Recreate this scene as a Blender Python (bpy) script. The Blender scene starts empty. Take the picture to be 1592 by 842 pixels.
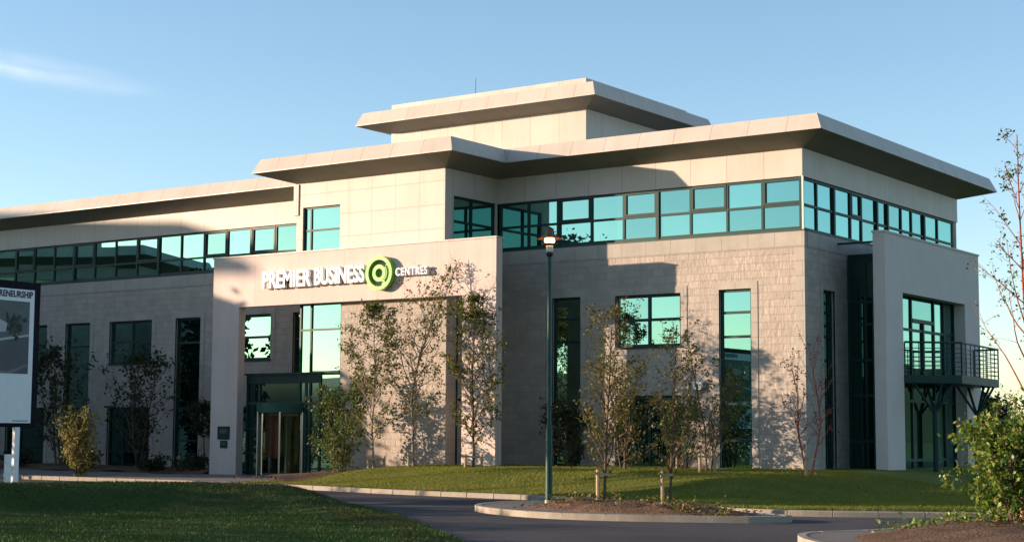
import bpy, math, random
import numpy as np
from mathutils import Vector, Matrix, noise

R = math.radians
scene = bpy.context.scene
COL = scene.collection
rng = random.Random(7)
SUN_T = (1.55, 1.0, -0.295)          # direction in which the sunlight travels

# ------------------------------------------------------------------ materials
def new_mat(name):
    m = bpy.data.materials.new(name); m.use_nodes = True
    nt = m.node_tree; nt.nodes.clear()
    return m, nt
def N(nt, t, **kw):
    n = nt.nodes.new(t)
    for k, v in kw.items():
        if k in n.inputs: n.inputs[k].default_value = v
        else: setattr(n, k, v)
    return n
def LK(nt, a, b): nt.links.new(a, b)

def c4(c): return (c[0], c[1], c[2], 1)

def wall_coords(nt):
    """(u, v) in metres along a vertical wall, u chosen from the wall's facing."""
    g = N(nt, 'ShaderNodeNewGeometry')
    sp = N(nt, 'ShaderNodeSeparateXYZ'); LK(nt, g.outputs['Position'], sp.inputs[0])
    sn = N(nt, 'ShaderNodeSeparateXYZ'); LK(nt, g.outputs['True Normal'], sn.inputs[0])
    ab = N(nt, 'ShaderNodeMath', operation='ABSOLUTE'); LK(nt, sn.outputs['X'], ab.inputs[0])
    gt = N(nt, 'ShaderNodeMath', operation='GREATER_THAN'); LK(nt, ab.outputs[0], gt.inputs[0]); gt.inputs[1].default_value = 0.6
    mx = N(nt, 'ShaderNodeMix'); mx.data_type = 'FLOAT'
    LK(nt, gt.outputs[0], mx.inputs['Factor']); LK(nt, sp.outputs['X'], mx.inputs['A']); LK(nt, sp.outputs['Y'], mx.inputs['B'])
    cb = N(nt, 'ShaderNodeCombineXYZ'); LK(nt, mx.outputs['Result'], cb.inputs['X']); LK(nt, sp.outputs['Z'], cb.inputs['Y'])
    return cb.outputs[0], g

def ramp(nt, fac, stops):
    r = N(nt, 'ShaderNodeValToRGB')
    e = r.color_ramp.elements
    while len(e) > 1: e.remove(e[-1])
    e[0].position = stops[0][0]; e[0].color = c4(stops[0][1])
    for p, c in stops[1:]:
        x = e.new(p); x.color = c4(c)
    LK(nt, fac, r.inputs[0])
    return r.outputs[0]

def plain(name, col, rough=0.6, noise_scale=0, amount=0.15, bump=0, bump_scale=40, spec=0.3, metal=0.0, island=0.0):
    m, nt = new_mat(name)
    b = N(nt, 'ShaderNodeBsdfPrincipled'); o = N(nt, 'ShaderNodeOutputMaterial')
    b.inputs['Roughness'].default_value = rough; b.inputs['Specular IOR Level'].default_value = spec
    b.inputs['Metallic'].default_value = metal
    b.inputs['Base Color'].default_value = c4(col)
    LK(nt, b.outputs[0], o.inputs[0])
    g = N(nt, 'ShaderNodeNewGeometry')
    if noise_scale:
        t = N(nt, 'ShaderNodeTexNoise'); LK(nt, g.outputs['Position'], t.inputs['Vector'])
        t.inputs['Scale'].default_value = noise_scale; t.inputs['Detail'].default_value = 6; t.inputs['Roughness'].default_value = .65
        lo = [c * (1 - amount) for c in col]; hi = [min(1, c * (1 + amount)) for c in col]
        LK(nt, ramp(nt, t.outputs[0], [(.3, lo), (.7, hi)]), b.inputs['Base Color'])
    if bump:
        t = N(nt, 'ShaderNodeTexNoise'); LK(nt, g.outputs['Position'], t.inputs['Vector'])
        t.inputs['Scale'].default_value = bump_scale; t.inputs['Detail'].default_value = 4
        bp = N(nt, 'ShaderNodeBump'); bp.inputs['Strength'].default_value = bump; bp.inputs['Distance'].default_value = .02
        LK(nt, t.outputs[0], bp.inputs['Height']); LK(nt, bp.outputs[0], b.inputs['Normal'])
    return m

def panel_mat(name, col, pw, ph, joint=0.55, rough=0.45, off=(0, 0)):
    """Metal or rendered cladding with real open joints pw x ph metres apart."""
    m, nt = new_mat(name)
    b = N(nt, 'ShaderNodeBsdfPrincipled'); o = N(nt, 'ShaderNodeOutputMaterial'); LK(nt, b.outputs[0], o.inputs[0])
    b.inputs['Roughness'].default_value = rough; b.inputs['Specular IOR Level'].default_value = .25
    uv, g = wall_coords(nt)
    mp = N(nt, 'ShaderNodeMapping'); LK(nt, uv, mp.inputs[0]); mp.inputs['Location'].default_value = (off[0], off[1], 0)
    bt = N(nt, 'ShaderNodeTexBrick'); LK(nt, mp.outputs[0], bt.inputs['Vector'])
    bt.offset = 0; bt.inputs['Scale'].default_value = 1; bt.inputs['Brick Width'].default_value = pw; bt.inputs['Row Height'].default_value = ph
    bt.inputs['Mortar Size'].default_value = .014; bt.inputs['Mortar Smooth'].default_value = .2
    bt.inputs['Color1'].default_value = c4([c * .97 for c in col]); bt.inputs['Color2'].default_value = c4([min(1, c * 1.03) for c in col])
    bt.inputs['Mortar'].default_value = c4([c * joint for c in col])
    ns = N(nt, 'ShaderNodeTexNoise'); LK(nt, g.outputs['Position'], ns.inputs['Vector']); ns.inputs['Scale'].default_value = .9; ns.inputs['Detail'].default_value = 5
    mul = N(nt, 'ShaderNodeMix'); mul.data_type = 'RGBA'; mul.blend_type = 'MULTIPLY'; mul.inputs['Factor'].default_value = 1
    LK(nt, bt.outputs[0], mul.inputs['A']); LK(nt, ramp(nt, ns.outputs[0], [(.3, (.9, .89, .87)), (.7, (1, 1, 1))]), mul.inputs['B'])
    LK(nt, mul.outputs['Result'], b.inputs['Base Color'])
    ms = N(nt, 'ShaderNodeMapping'); LK(nt, uv, ms.inputs[0]); ms.inputs['Scale'].default_value = (1.7, .16, 1)
    n3 = N(nt, 'ShaderNodeTexNoise'); LK(nt, ms.outputs[0], n3.inputs['Vector']); n3.inputs['Scale'].default_value = 1.6; n3.inputs['Detail'].default_value = 7; n3.inputs['Roughness'].default_value = .7
    mu3 = N(nt, 'ShaderNodeMix'); mu3.data_type = 'RGBA'; mu3.blend_type = 'MULTIPLY'; mu3.inputs['Factor'].default_value = 1
    LK(nt, mul.outputs['Result'], mu3.inputs['A']); LK(nt, ramp(nt, n3.outputs[0], [(.3, (.92, .915, .90)), (.55, (1, 1, 1))]), mu3.inputs['B']); LK(nt, mu3.outputs['Result'], b.inputs['Base Color'])
    bp = N(nt, 'ShaderNodeBump'); bp.inputs['Strength'].default_value = .4; bp.inputs['Distance'].default_value = .01; bp.invert = True
    LK(nt, bt.outputs['Fac'], bp.inputs['Height']); LK(nt, bp.outputs[0], b.inputs['Normal'])
    return m

def block_mat(name, c1, c2, cm, bw, bh, rough_face):
    """Masonry blockwork; rough_face adds the split-face relief."""
    m, nt = new_mat(name)
    b = N(nt, 'ShaderNodeBsdfPrincipled'); o = N(nt, 'ShaderNodeOutputMaterial'); LK(nt, b.outputs[0], o.inputs[0])
    b.inputs['Roughness'].default_value = .9; b.inputs['Specular IOR Level'].default_value = .15
    uv, g = wall_coords(nt)
    bt = N(nt, 'ShaderNodeTexBrick'); LK(nt, uv, bt.inputs['Vector'])
    bt.inputs['Scale'].default_value = 1; bt.inputs['Brick Width'].default_value = bw; bt.inputs['Row Height'].default_value = bh
    bt.inputs['Mortar Size'].default_value = .011; bt.inputs['Mortar Smooth'].default_value = .2
    bt.inputs['Color1'].default_value = c4(c1); bt.inputs['Color2'].default_value = c4(c2); bt.inputs['Mortar'].default_value = c4(cm)
    ns = N(nt, 'ShaderNodeTexNoise'); LK(nt, g.outputs['Position'], ns.inputs['Vector']); ns.inputs['Scale'].default_value = 1.3; ns.inputs['Detail'].default_value = 8; ns.inputs['Roughness'].default_value = .7
    mul = N(nt, 'ShaderNodeMix'); mul.data_type = 'RGBA'; mul.blend_type = 'MULTIPLY'; mul.inputs['Factor'].default_value = 1
    LK(nt, bt.outputs[0], mul.inputs['A']); LK(nt, ramp(nt, ns.outputs[0], [(.25, (.82, .81, .8)), (.75, (1.08, 1.07, 1.05))]), mul.inputs['B'])
    LK(nt, mul.outputs['Result'], b.inputs['Base Color'])
    ms = N(nt, 'ShaderNodeMapping'); LK(nt, uv, ms.inputs[0]); ms.inputs['Scale'].default_value = (1.7, .16, 1)
    n3 = N(nt, 'ShaderNodeTexNoise'); LK(nt, ms.outputs[0], n3.inputs['Vector']); n3.inputs['Scale'].default_value = 1.6; n3.inputs['Detail'].default_value = 7; n3.inputs['Roughness'].default_value = .7
    mu3 = N(nt, 'ShaderNodeMix'); mu3.data_type = 'RGBA'; mu3.blend_type = 'MULTIPLY'; mu3.inputs['Factor'].default_value = 1
    LK(nt, mul.outputs['Result'], mu3.inputs['A']); LK(nt, ramp(nt, n3.outputs[0], [(.3, (.92, .915, .90)), (.55, (1, 1, 1))]), mu3.inputs['B']); LK(nt, mu3.outputs['Result'], b.inputs['Base Color'])
    # relief: mortar joints + broken stone face
    mp = N(nt, 'ShaderNodeMapping'); LK(nt, uv, mp.inputs[0]); mp.inputs['Scale'].default_value = (9, 4.2, 1)
    n2 = N(nt, 'ShaderNodeTexNoise'); LK(nt, mp.outputs[0], n2.inputs['Vector']); n2.inputs['Scale'].default_value = 1.0; n2.inputs['Detail'].default_value = 5; n2.inputs['Roughness'].default_value = .6
    inv = N(nt, 'ShaderNodeMath', operation='SUBTRACT'); inv.inputs[0].default_value = .45; mm = N(nt, 'ShaderNodeMath', operation='MULTIPLY'); mm.inputs[1].default_value = .6; LK(nt, bt.outputs['Fac'], mm.inputs[0]); LK(nt, mm.outputs[0], inv.inputs[1])
    ad = N(nt, 'ShaderNodeMath', operation='MULTIPLY_ADD'); LK(nt, n2.outputs[0], ad.inputs[0]); ad.inputs[1].default_value = rough_face; LK(nt, inv.outputs[0], ad.inputs[2])
    bp = N(nt, 'ShaderNodeBump'); bp.inputs['Strength'].default_value = .55; bp.inputs['Distance'].default_value = .025
    LK(nt, ad.outputs[0], bp.inputs['Height']); LK(nt, bp.outputs[0], b.inputs['Normal'])
    return m

def glass_mat(name, tint, body, fac, blinds=0.0):
    m, nt = new_mat(name)
    o = N(nt, 'ShaderNodeOutputMaterial')
    g = N(nt, 'ShaderNodeNewGeometry')
    gl = N(nt, 'ShaderNodeBsdfGlossy'); gl.inputs['Roughness'].default_value = .008; gl.inputs['Color'].default_value = c4(tint)
    df = N(nt, 'ShaderNodeBsdfDiffuse'); df.inputs['Color'].default_value = c4(body)
    if blinds:
        uv, _ = wall_coords(nt)
        w = N(nt, 'ShaderNodeTexWave'); LK(nt, uv, w.inputs['Vector']); w.inputs['Scale'].default_value = 3.3; w.inputs['Distortion'].default_value = .4
        LK(nt, ramp(nt, w.outputs[0], [(.2, body), (.8, [c * (1 + blinds) for c in body])]), df.inputs['Color'])
    if blinds:
        pick = N(nt, 'ShaderNodeMath', operation='GREATER_THAN'); LK(nt, g.outputs['Random Per Island'], pick.inputs[0]); pick.inputs[1].default_value = .55
        mb_ = N(nt, 'ShaderNodeMix'); mb_.data_type = 'RGBA'; mb_.inputs['A'].default_value = c4([c * .45 for c in body]); LK(nt, pick.outputs[0], mb_.inputs['Factor'])
        LK(nt, df.inputs['Color'].links[0].from_socket, mb_.inputs['B']); LK(nt, mb_.outputs['Result'], df.inputs['Color'])
    lw = N(nt, 'ShaderNodeLayerWeight'); lw.inputs['Blend'].default_value = .35
    mr = N(nt, 'ShaderNodeMapRange'); mr.inputs['To Min'].default_value = fac; mr.inputs['To Max'].default_value = 1.0
    LK(nt, lw.outputs['Facing'], mr.inputs['Value'])
    mx = N(nt, 'ShaderNodeMixShader'); LK(nt, mr.outputs[0], mx.inputs[0]); LK(nt, df.outputs[0], mx.inputs[1]); LK(nt, gl.outputs[0], mx.inputs[2])
    # each pane a little different in coating and interior brightness
    rr = ramp(nt, g.outputs['Random Per Island'], [(0, [c * .86 for c in tint]), (1, [min(1, c * 1.08) for c in tint])])
    LK(nt, rr, gl.inputs['Color'])
    LK(nt, mx.outputs[0], o.inputs[0])
    return m

def leaf_mat(name, stops, trans=.35, rough=.55, patch=0):
    m, nt = new_mat(name)
    o = N(nt, 'ShaderNodeOutputMaterial'); g = N(nt, 'ShaderNodeNewGeometry')
    fac = g.outputs['Random Per Island']
    if patch:
        pn = N(nt, 'ShaderNodeTexNoise'); LK(nt, g.outputs['Position'], pn.inputs['Vector']); pn.inputs['Scale'].default_value = .55; pn.inputs['Detail'].default_value = 5; pn.inputs['Roughness'].default_value = .65
        pm = N(nt, 'ShaderNodeMapRange'); pm.inputs['From Min'].default_value = .3; pm.inputs['From Max'].default_value = .72; LK(nt, pn.outputs[0], pm.inputs['Value'])
        mf = N(nt, 'ShaderNodeMix'); mf.data_type = 'FLOAT'; mf.inputs['Factor'].default_value = patch; LK(nt, fac, mf.inputs['A']); LK(nt, pm.outputs[0], mf.inputs['B']); fac = mf.outputs['Result']
    col = ramp(nt, fac, stops)
    b = N(nt, 'ShaderNodeBsdfPrincipled'); b.inputs['Roughness'].default_value = rough; b.inputs['Specular IOR Level'].default_value = .25
    LK(nt, col, b.inputs['Base Color'])
    t = N(nt, 'ShaderNodeBsdfTranslucent'); LK(nt, col, t.inputs['Color'])
    mx = N(nt, 'ShaderNodeMixShader'); mx.inputs[0].default_value = trans
    LK(nt, b.outputs[0], mx.inputs[1]); LK(nt, t.outputs[0], mx.inputs[2]); LK(nt, mx.outputs[0], o.inputs[0])
    return m

def ground_mat(name, stops, scale, bump=.5, fine=30, rough=.95):
    m, nt = new_mat(name)
    b = N(nt, 'ShaderNodeBsdfPrincipled'); o = N(nt, 'ShaderNodeOutputMaterial'); LK(nt, b.outputs[0], o.inputs[0])
    b.inputs['Roughness'].default_value = rough; b.inputs['Specular IOR Level'].default_value = .15
    g = N(nt, 'ShaderNodeNewGeometry')
    a = N(nt, 'ShaderNodeTexNoise'); LK(nt, g.outputs['Position'], a.inputs['Vector']); a.inputs['Scale'].default_value = scale; a.inputs['Detail'].default_value = 9; a.inputs['Roughness'].default_value = .68
    LK(nt, ramp(nt, a.outputs[0], stops), b.inputs['Base Color'])
    f = N(nt, 'ShaderNodeTexNoise'); LK(nt, g.outputs['Position'], f.inputs['Vector']); f.inputs['Scale'].default_value = fine; f.inputs['Detail'].default_value = 5
    bp = N(nt, 'ShaderNodeBump'); bp.inputs['Strength'].default_value = bump; bp.inputs['Distance'].default_value = .03
    LK(nt, f.outputs[0], bp.inputs['Height']); LK(nt, bp.outputs[0], b.inputs['Normal'])
    return m

def emit_mat(name, col, s):
    m, nt = new_mat(name); o = N(nt, 'ShaderNodeOutputMaterial')
    e = N(nt, 'ShaderNodeEmission'); e.inputs[0].default_value = c4(col); e.inputs[1].default_value = s
    LK(nt, e.outputs[0], o.inputs[0]); return m

M = {}
M['block'] = block_mat('split_face_block', (.46, .395, .338), (.405, .346, .296), (.37, .318, .273), .43, .225, 2.6)
M['stone'] = block_mat('smooth_stone', (.43, .385, .335), (.40, .36, .315), (.31, .28, .25), .90, .45, .12)
M['render'] = panel_mat('portal_render', (.62, .50, .445), 2.07, 40, .82, .75, (.9, 20))
M['slab'] = plain('slab_render', (.58, .50, .445), .8, 1.2, .05, .15, 90)
M['panel'] = panel_mat('wall_panel', (.56, .495, .43), 1.27, 40, .68, .5, (.0, 20))
M['panel_grid'] = panel_mat('bay_panel', (.56, .495, .43), 1.02, .78, .78, .5, (.10, .06))
M['fascia'] = panel_mat('fascia_metal', (.53, .465, .40), 1.27, 40, .7, .42, (.0, 20))
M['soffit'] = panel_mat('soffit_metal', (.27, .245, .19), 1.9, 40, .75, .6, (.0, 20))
M['roof'] = plain('roof_membrane', (.3, .29, .28), .8, 2, .1)
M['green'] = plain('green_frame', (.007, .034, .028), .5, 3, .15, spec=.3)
M['green_lit'] = plain('green_sunlit', (.012, .065, .045), .5, 3, .15, spec=.3)  # lighter copy of the frame green with sunlight put into its colour
M['dark_green'] = plain('porch_green', (.008, .030, .023), .55, 2, .2, spec=.25)
M['glass'] = glass_mat('teal_glass', (.265, .52, .475), (.006, .026, .022), .70)
M['glass_blind'] = glass_mat('teal_glass_blind', (.275, .54, .49), (.03, .10, .085), .66, .8)
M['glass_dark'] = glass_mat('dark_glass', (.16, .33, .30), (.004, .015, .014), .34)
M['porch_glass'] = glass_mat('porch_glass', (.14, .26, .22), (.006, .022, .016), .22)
def clear_glass():
    m, nt = new_mat('door_glass'); o = N(nt, 'ShaderNodeOutputMaterial')
    t = N(nt, 'ShaderNodeBsdfTransparent'); t.inputs[0].default_value = (.62, .70, .62, 1)
    g = N(nt, 'ShaderNodeBsdfGlossy'); g.inputs[0].default_value = (.55, .62, .52, 1); g.inputs['Roughness'].default_value = .03
    lw = N(nt, 'ShaderNodeFresnel'); lw.inputs[0].default_value = 1.5
    mr = N(nt, 'ShaderNodeMapRange'); mr.inputs['To Min'].default_value = .10; mr.inputs['To Max'].default_value = 1.0; LK(nt, lw.outputs[0], mr.inputs['Value'])
    mx = N(nt, 'ShaderNodeMixShader'); LK(nt, mr.outputs[0], mx.inputs[0]); LK(nt, t.outputs[0], mx.inputs[1]); LK(nt, g.outputs[0], mx.inputs[2]); LK(nt, mx.outputs[0], o.inputs[0]); return m
M['door_glass'] = clear_glass()
M['reddish_brown'] = plain('interior_panel', (.22, .055, .032), .5, 6, .3)
M['pale_panel'] = plain('pale_panel', (.16, .18, .13), .7, 5, .4)
M['steel'] = plain('steel', (.62, .60, .55), .3, 0, metal=1.0)
M['white'] = plain('white_paint', (.78, .77, .75), .5, 4, .04)
M['letter'] = plain('white_letter', (.84, .84, .85), .45)
M['lime'] = plain('lime_acrylic', (.15, .40, .03), .35, spec=.5)
M['black'] = plain('black_metal', (.012, .012, .016), .45, spec=.5)
M['board_frame'] = plain('board_frame', (.006, .005, .013), .6, 3, .2, spec=.12)
M['lamp_green'] = plain('lamp_green', (.007, .055, .036), .5, 5, .2, spec=.35)
M['lamp_hood'] = plain('lamp_hood', (.16, .06, .03), .45, 8, .25)
M['lamp_cream'] = plain('lamp_cream', (.7, .62, .5), .5)
M['galv'] = plain('galvanised', (.5, .49, .46), .5, 20, .2)
M['bulb'] = emit_mat('lamp_glow', (1, .50, .13), 7.5)
M['lamp_glass'] = emit_mat('lamp_bowl', (1, .42, .08), 1.6)
M['plaque'] = plain('plaque_face', (.06, .085, .055), .5, 30, .5)
M['wood'] = plain('stake_wood', (.42, .29, .17), .8, 9, .25, .4, 60)
M['bark_birch'] = plain('birch_bark', (.24, .19, .14), .85, 14, .45, .6, 40)
M['bark'] = plain('brown_bark', (.11, .075, .05), .9, 14, .35, .6, 40)
M['bark_red'] = plain('reddish_bark', (.30, .075, .045), .8, 14, .3, .5, 40)
M['asphalt'] = ground_mat('asphalt', [(.25, (.050, .047, .049)), (.5, (.075, .070, .071)), (.75, (.098, .090, .088))], .45, .5, 70, .9)
M['concrete'] = ground_mat('pavement', [(.3, (.17, .145, .125)), (.7, (.23, .20, .17))], 1.2, .3, 40)
M['kerb'] = ground_mat('kerb_stone', [(.3, (.27, .23, .18)), (.7, (.38, .325, .255))], 2.2, .4, 40)
M['soil'] = ground_mat('bark_soil', [(.3, (.085, .050, .030)), (.7, (.19, .115, .068))], 2.5, 1.0, 22)
M['lawn'] = ground_mat('lawn_soil', [(.28, (.09, .115, .016)), (.5, (.13, .145, .024)), (.72, (.20, .165, .045))], .7, .8, 35)
M['lawn_far'] = ground_mat('field', [(.3, (.045, .075, .016)), (.7, (.085, .10, .028))], .05, .5, 6)
M['lawn_shade'] = ground_mat('lawn_soil_shade', [(.28, (.024, .055, .008)), (.5, (.038, .070, .010)), (.74, (.065, .062, .02))], .5, .8, 35)  # darker copy of the lawn ground, shade put into its colour
M['blade'] = leaf_mat('grass_blade', [(0, (.12, .155, .016)), (.5, (.18, .20, .025)), (.8, (.25, .215, .045)), (1, (.33, .25, .09))], .45, patch=.5)
M['blade_shade'] = leaf_mat('grass_blade_shade', [(0, (.024, .070, .007)), (.5, (.042, .098, .010)), (.75, (.075, .092, .019)), (1, (.11, .095, .036))], .3, patch=.5)  # front-lawn blades: the shade there is mixed into the green
M['blade_dry'] = leaf_mat('grass_blade_dry', [(0, (.030, .034, .010)), (.5, (.060, .050, .020)), (1, (.10, .075, .035))], .3, patch=.4)
M['leaf_birch'] = leaf_mat('birch_leaf', [(0, (.036, .058, .010)), (.5, (.078, .100, .016)), (.8, (.14, .14, .022)), (1, (.24, .165, .032))], .3)
M['leaf_rust'] = leaf_mat('rust_leaf', [(0, (.050, .068, .013)), (.45, (.11, .122, .020)), (.8, (.18, .148, .028)), (1, (.28, .14, .04))], .3)
M['leaf_green'] = leaf_mat('green_leaf', [(0, (.025, .060, .010)), (.5, (.055, .105, .016)), (.8, (.11, .15, .022)), (1, (.20, .17, .04))], .3)
M['leaf_bright'] = leaf_mat('laurel_leaf', [(0, (.030, .080, .012)), (.4, (.085, .17, .020)), (.75, (.18, .25, .030)), (1, (.30, .25, .06))], .35, .4)
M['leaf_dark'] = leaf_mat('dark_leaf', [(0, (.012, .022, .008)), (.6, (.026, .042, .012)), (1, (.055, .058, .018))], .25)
M['leaf_yellow'] = leaf_mat('yellow_leaf', [(0, (.12, .13, .03)), (.5, (.24, .21, .05)), (1, (.36, .29, .09))], .35)
M['leaf_red'] = leaf_mat('red_leaf', [(0, (.16, .045, .025)), (.6, (.24, .07, .035)), (1, (.26, .14, .05))], .3)
M['litter'] = leaf_mat('fallen_leaf', [(0, (.12, .06, .022)), (.5, (.24, .13, .04)), (1, (.36, .24, .10))], .1)
M['hill'] = ground_mat('hill', [(.3, (.025, .035, .016)), (.7, (.05, .06, .026))], .02, .3, .4)
M['pic_sky'] = plain('picture_sky', (.115, .135, .125), .6, 2, .1)
M['pic_road'] = plain('picture_road', (.095, .10, .105), .6, 2, .12)
M['pic_white'] = plain('picture_white', (.40, .42, .42), .6)
M['pic_tree'] = plain('picture_tree', (.025, .035, .028), .6, 6, .3)
M['pic_tree2'] = plain('picture_leaves', (.05, .066, .045), .6, 9, .3)
M['pic_kerb'] = plain('picture_kerb', (.16, .165, .16), .6, 2, .15)
M['pic_text'] = plain('board_text', (.05, .05, .06), .6)

# ------------------------------------------------------------------ mesh helper
class MB:
    def __init__(s): s.v = []; s.f = []
    def quad(s, *p):
        i = len(s.v); s.v += [tuple(q) for q in p]; s.f.append(tuple(range(i, i + len(p))))
    def box(s, x0, x1, y0, y1, z0, z1):
        i = len(s.v)
        s.v += [(x, y, z) for z in (z0, z1) for (x, y) in ((x0, y0), (x1, y0), (x1, y1), (x0, y1))]
        for f in ((3, 2, 1, 0), (4, 5, 6, 7), (0, 1, 5, 4), (1, 2, 6, 5), (2, 3, 7, 6), (3, 0, 4, 7)):
            s.f.append(tuple(i + k for k in f))
    def obox(s, mat, hx, hy, hz):
        i = len(s.v)
        for z in (-hz, hz):
            for (x, y) in ((-hx, -hy), (hx, -hy), (hx, hy), (-hx, hy)): s.v.append(tuple(mat @ Vector((x, y, z))))
        for f in ((3, 2, 1, 0), (4, 5, 6, 7), (0, 1, 5, 4), (1, 2, 6, 5), (2, 3, 7, 6), (3, 0, 4, 7)):
            s.f.append(tuple(i + k for k in f))
    def bar(s, a, b, w, h=None):
        a = Vector(a); b = Vector(b); d = b - a; L = d.length
        q = d.to_track_quat('Z', 'Y').to_matrix().to_4x4(); q.translation = (a + b) / 2
        s.obox(q, w / 2, (h or w) / 2, L / 2)
    def prism(s, poly, z0, z1):
        n = len(poly); i = len(s.v)
        s.v += [(x, y, z0) for x, y in poly] + [(x, y, z1) for x, y in poly]
        s.f.append(tuple(i + k for k in reversed(range(n)))); s.f.append(tuple(i + n + k for k in range(n)))
        for k in range(n):
            l = (k + 1) % n; s.f.append((i + k, i + l, i + n + l, i + n + k))
    def tube(s, pts, rad, n=6, cap=True):
        pts = [Vector(p) for p in pts]; i0 = len(s.v); up = Vector((.13, .31, 1)).normalized()
        for k, p in enumerate(pts):
            d = (pts[min(k + 1, len(pts) - 1)] - pts[max(k - 1, 0)])
            if d.length < 1e-9: d = Vector((0, 0, 1))
            d.normalize(); a = d.cross(Vector((1, .02, .01)) if abs(d.x) < .8 else up); a.normalize(); b = d.cross(a)
            r = rad[k] if hasattr(rad, '__len__') else rad
            for j in range(n):
                t = 2 * math.pi * j / n; s.v.append(tuple(p + a * (r * math.cos(t)) + b * (r * math.sin(t))))
        for k in range(len(pts) - 1):
            for j in range(n):
                q = (j + 1) % n; s.f.append((i0 + k * n + j, i0 + k * n + q, i0 + (k + 1) * n + q, i0 + (k + 1) * n + j))
        if cap:
            s.f.append(tuple(i0 + j for j in reversed(range(n)))); s.f.append(tuple(i0 + (len(pts) - 1) * n + j for j in range(n)))
    def lathe(s, prof, c, n=24):
        i0 = len(s.v)
        for r, z in prof:
            for j in range(n):
                t = 2 * math.pi * j / n; s.v.append((c[0] + r * math.cos(t), c[1] + r * math.sin(t), c[2] + z))
        for k in range(len(prof) - 1):
            for j in range(n):
                q = (j + 1) % n; s.f.append((i0 + k * n + j, i0 + k * n + q, i0 + (k + 1) * n + q, i0 + (k + 1) * n + j))
    def build(s, name, mat, parent=None, smooth=False, bevel=0):
        me = bpy.data.meshes.new(name); me.from_pydata(s.v, [], s.f); me.update()
        o = bpy.data.objects.new(name, me); COL.objects.link(o); me.materials.append(mat)
        if smooth:
            me.polygons.foreach_set('use_smooth', [True] * len(me.polygons))
        if bevel:
            bm = o.modifiers.new('bevel', 'BEVEL'); bm.width = bevel; bm.segments = 2; bm.limit_method = 'ANGLE'
        if parent: adopt(o, parent)
        return o

def adopt(o, parent):
    """Child keeps its world place: mesh coordinates are world metres."""
    o.parent = parent
    w = Matrix.Translation(parent.get('_base', (0, 0, 0)))
    o.matrix_parent_inverse = w.inverted()
    o['_base'] = (0.0, 0.0, 0.0)

def tag(o, label=None, cat=None, group=None, kind=None):
    if label: o['label'] = label
    if cat: o['category'] = cat
    if group: o['group'] = group
    if kind: o['kind'] = kind
    return o
def empty(name, loc, label, cat, group=None):
    o = bpy.data.objects.new(name, None); COL.objects.link(o); o.location = loc; o['_base'] = tuple(float(x) for x in loc)
    o.empty_display_size = .2
    return tag(o, label, cat, group)

def np_mesh(name, verts, faces, mat, parent=None):
    """verts (n,3), faces (m,k) arrays."""
    me = bpy.data.meshes.new(name); k = faces.shape[1]
    me.vertices.add(len(verts)); me.vertices.foreach_set('co', verts.astype(np.float32).ravel())
    me.loops.add(faces.size); me.loops.foreach_set('vertex_index', faces.astype(np.int32).ravel())
    me.polygons.add(len(faces)); me.polygons.foreach_set('loop_start', np.arange(0, faces.size, k, dtype=np.int32))
    me.update(calc_edges=True); me.validate()
    o = bpy.data.objects.new(name, me); COL.objects.link(o); me.materials.append(mat)
    if parent: adopt(o, parent)
    return o

# ------------------------------------------------------------------ the building
ZS, ZG, ZW, ZFB, ZFT = 7.2, 8.86, 9.71, 10.06, 10.53
OV, OV2 = 1.12, .91
XL = -52.0; BL, BR, BY = -17.79, -11.28, -2.93; LY = 13.14
BASE = -.75

class Wall:
    """Local frame of a vertical wall: u runs along it, d is depth inward."""
    def __init__(s, kind, c): s.kind = kind; s.c = c
    def P(s, u, d, z):
        if s.kind == 'front': return (u, s.c + d, z)          # faces -Y
        if s.kind == 'right': return (s.c - d, u, z)          # faces +X
    def quad(s, mb, u0, u1, z0, z1, d=0.0):
        mb.quad(s.P(u0, d, z0), s.P(u1, d, z0), s.P(u1, d, z1), s.P(u0, d, z1))
    def box(s, mb, u0, u1, z0, z1, d0, d1):
        a = s.P(u0, d0, z0); b = s.P(u1, d1, z1)
        mb.box(min(a[0], b[0]), max(a[0], b[0]), min(a[1], b[1]), max(a[1], b[1]), z0, z1)

def wall_mesh(w, u0, u1, z0, z1, holes, depth=.22):
    mb = MB()
    us = sorted({u0, u1, *[h[0] for h in holes], *[h[1] for h in holes]}); zs = sorted({z0, z1, *[h[2] for h in holes], *[h[3] for h in holes]})
    for i in range(len(us) - 1):
        for j in range(len(zs) - 1):
            um = (us[i] + us[i + 1]) / 2; zm = (zs[j] + zs[j + 1]) / 2
            if any(h[0] < um < h[1] and h[2] < zm < h[3] for h in holes): continue
            w.quad(mb, us[i], us[i + 1], zs[j], zs[j + 1])
    for h in holes:
        P = w.P
        mb.quad(P(h[0], 0, h[2]), P(h[0], 0, h[3]), P(h[0], depth, h[3]), P(h[0], depth, h[2]))
        mb.quad(P(h[1], 0, h[3]), P(h[1], 0, h[2]), P(h[1], depth, h[2]), P(h[1], depth, h[3]))
        mb.quad(P(h[0], 0, h[3]), P(h[1], 0, h[3]), P(h[1], depth, h[3]), P(h[0], depth, h[3]))
        mb.quad(P(h[1], 0, h[2]), P(h[0], 0, h[2]), P(h[0], depth, h[2]), P(h[1], depth, h[2]))
    return mb

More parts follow.
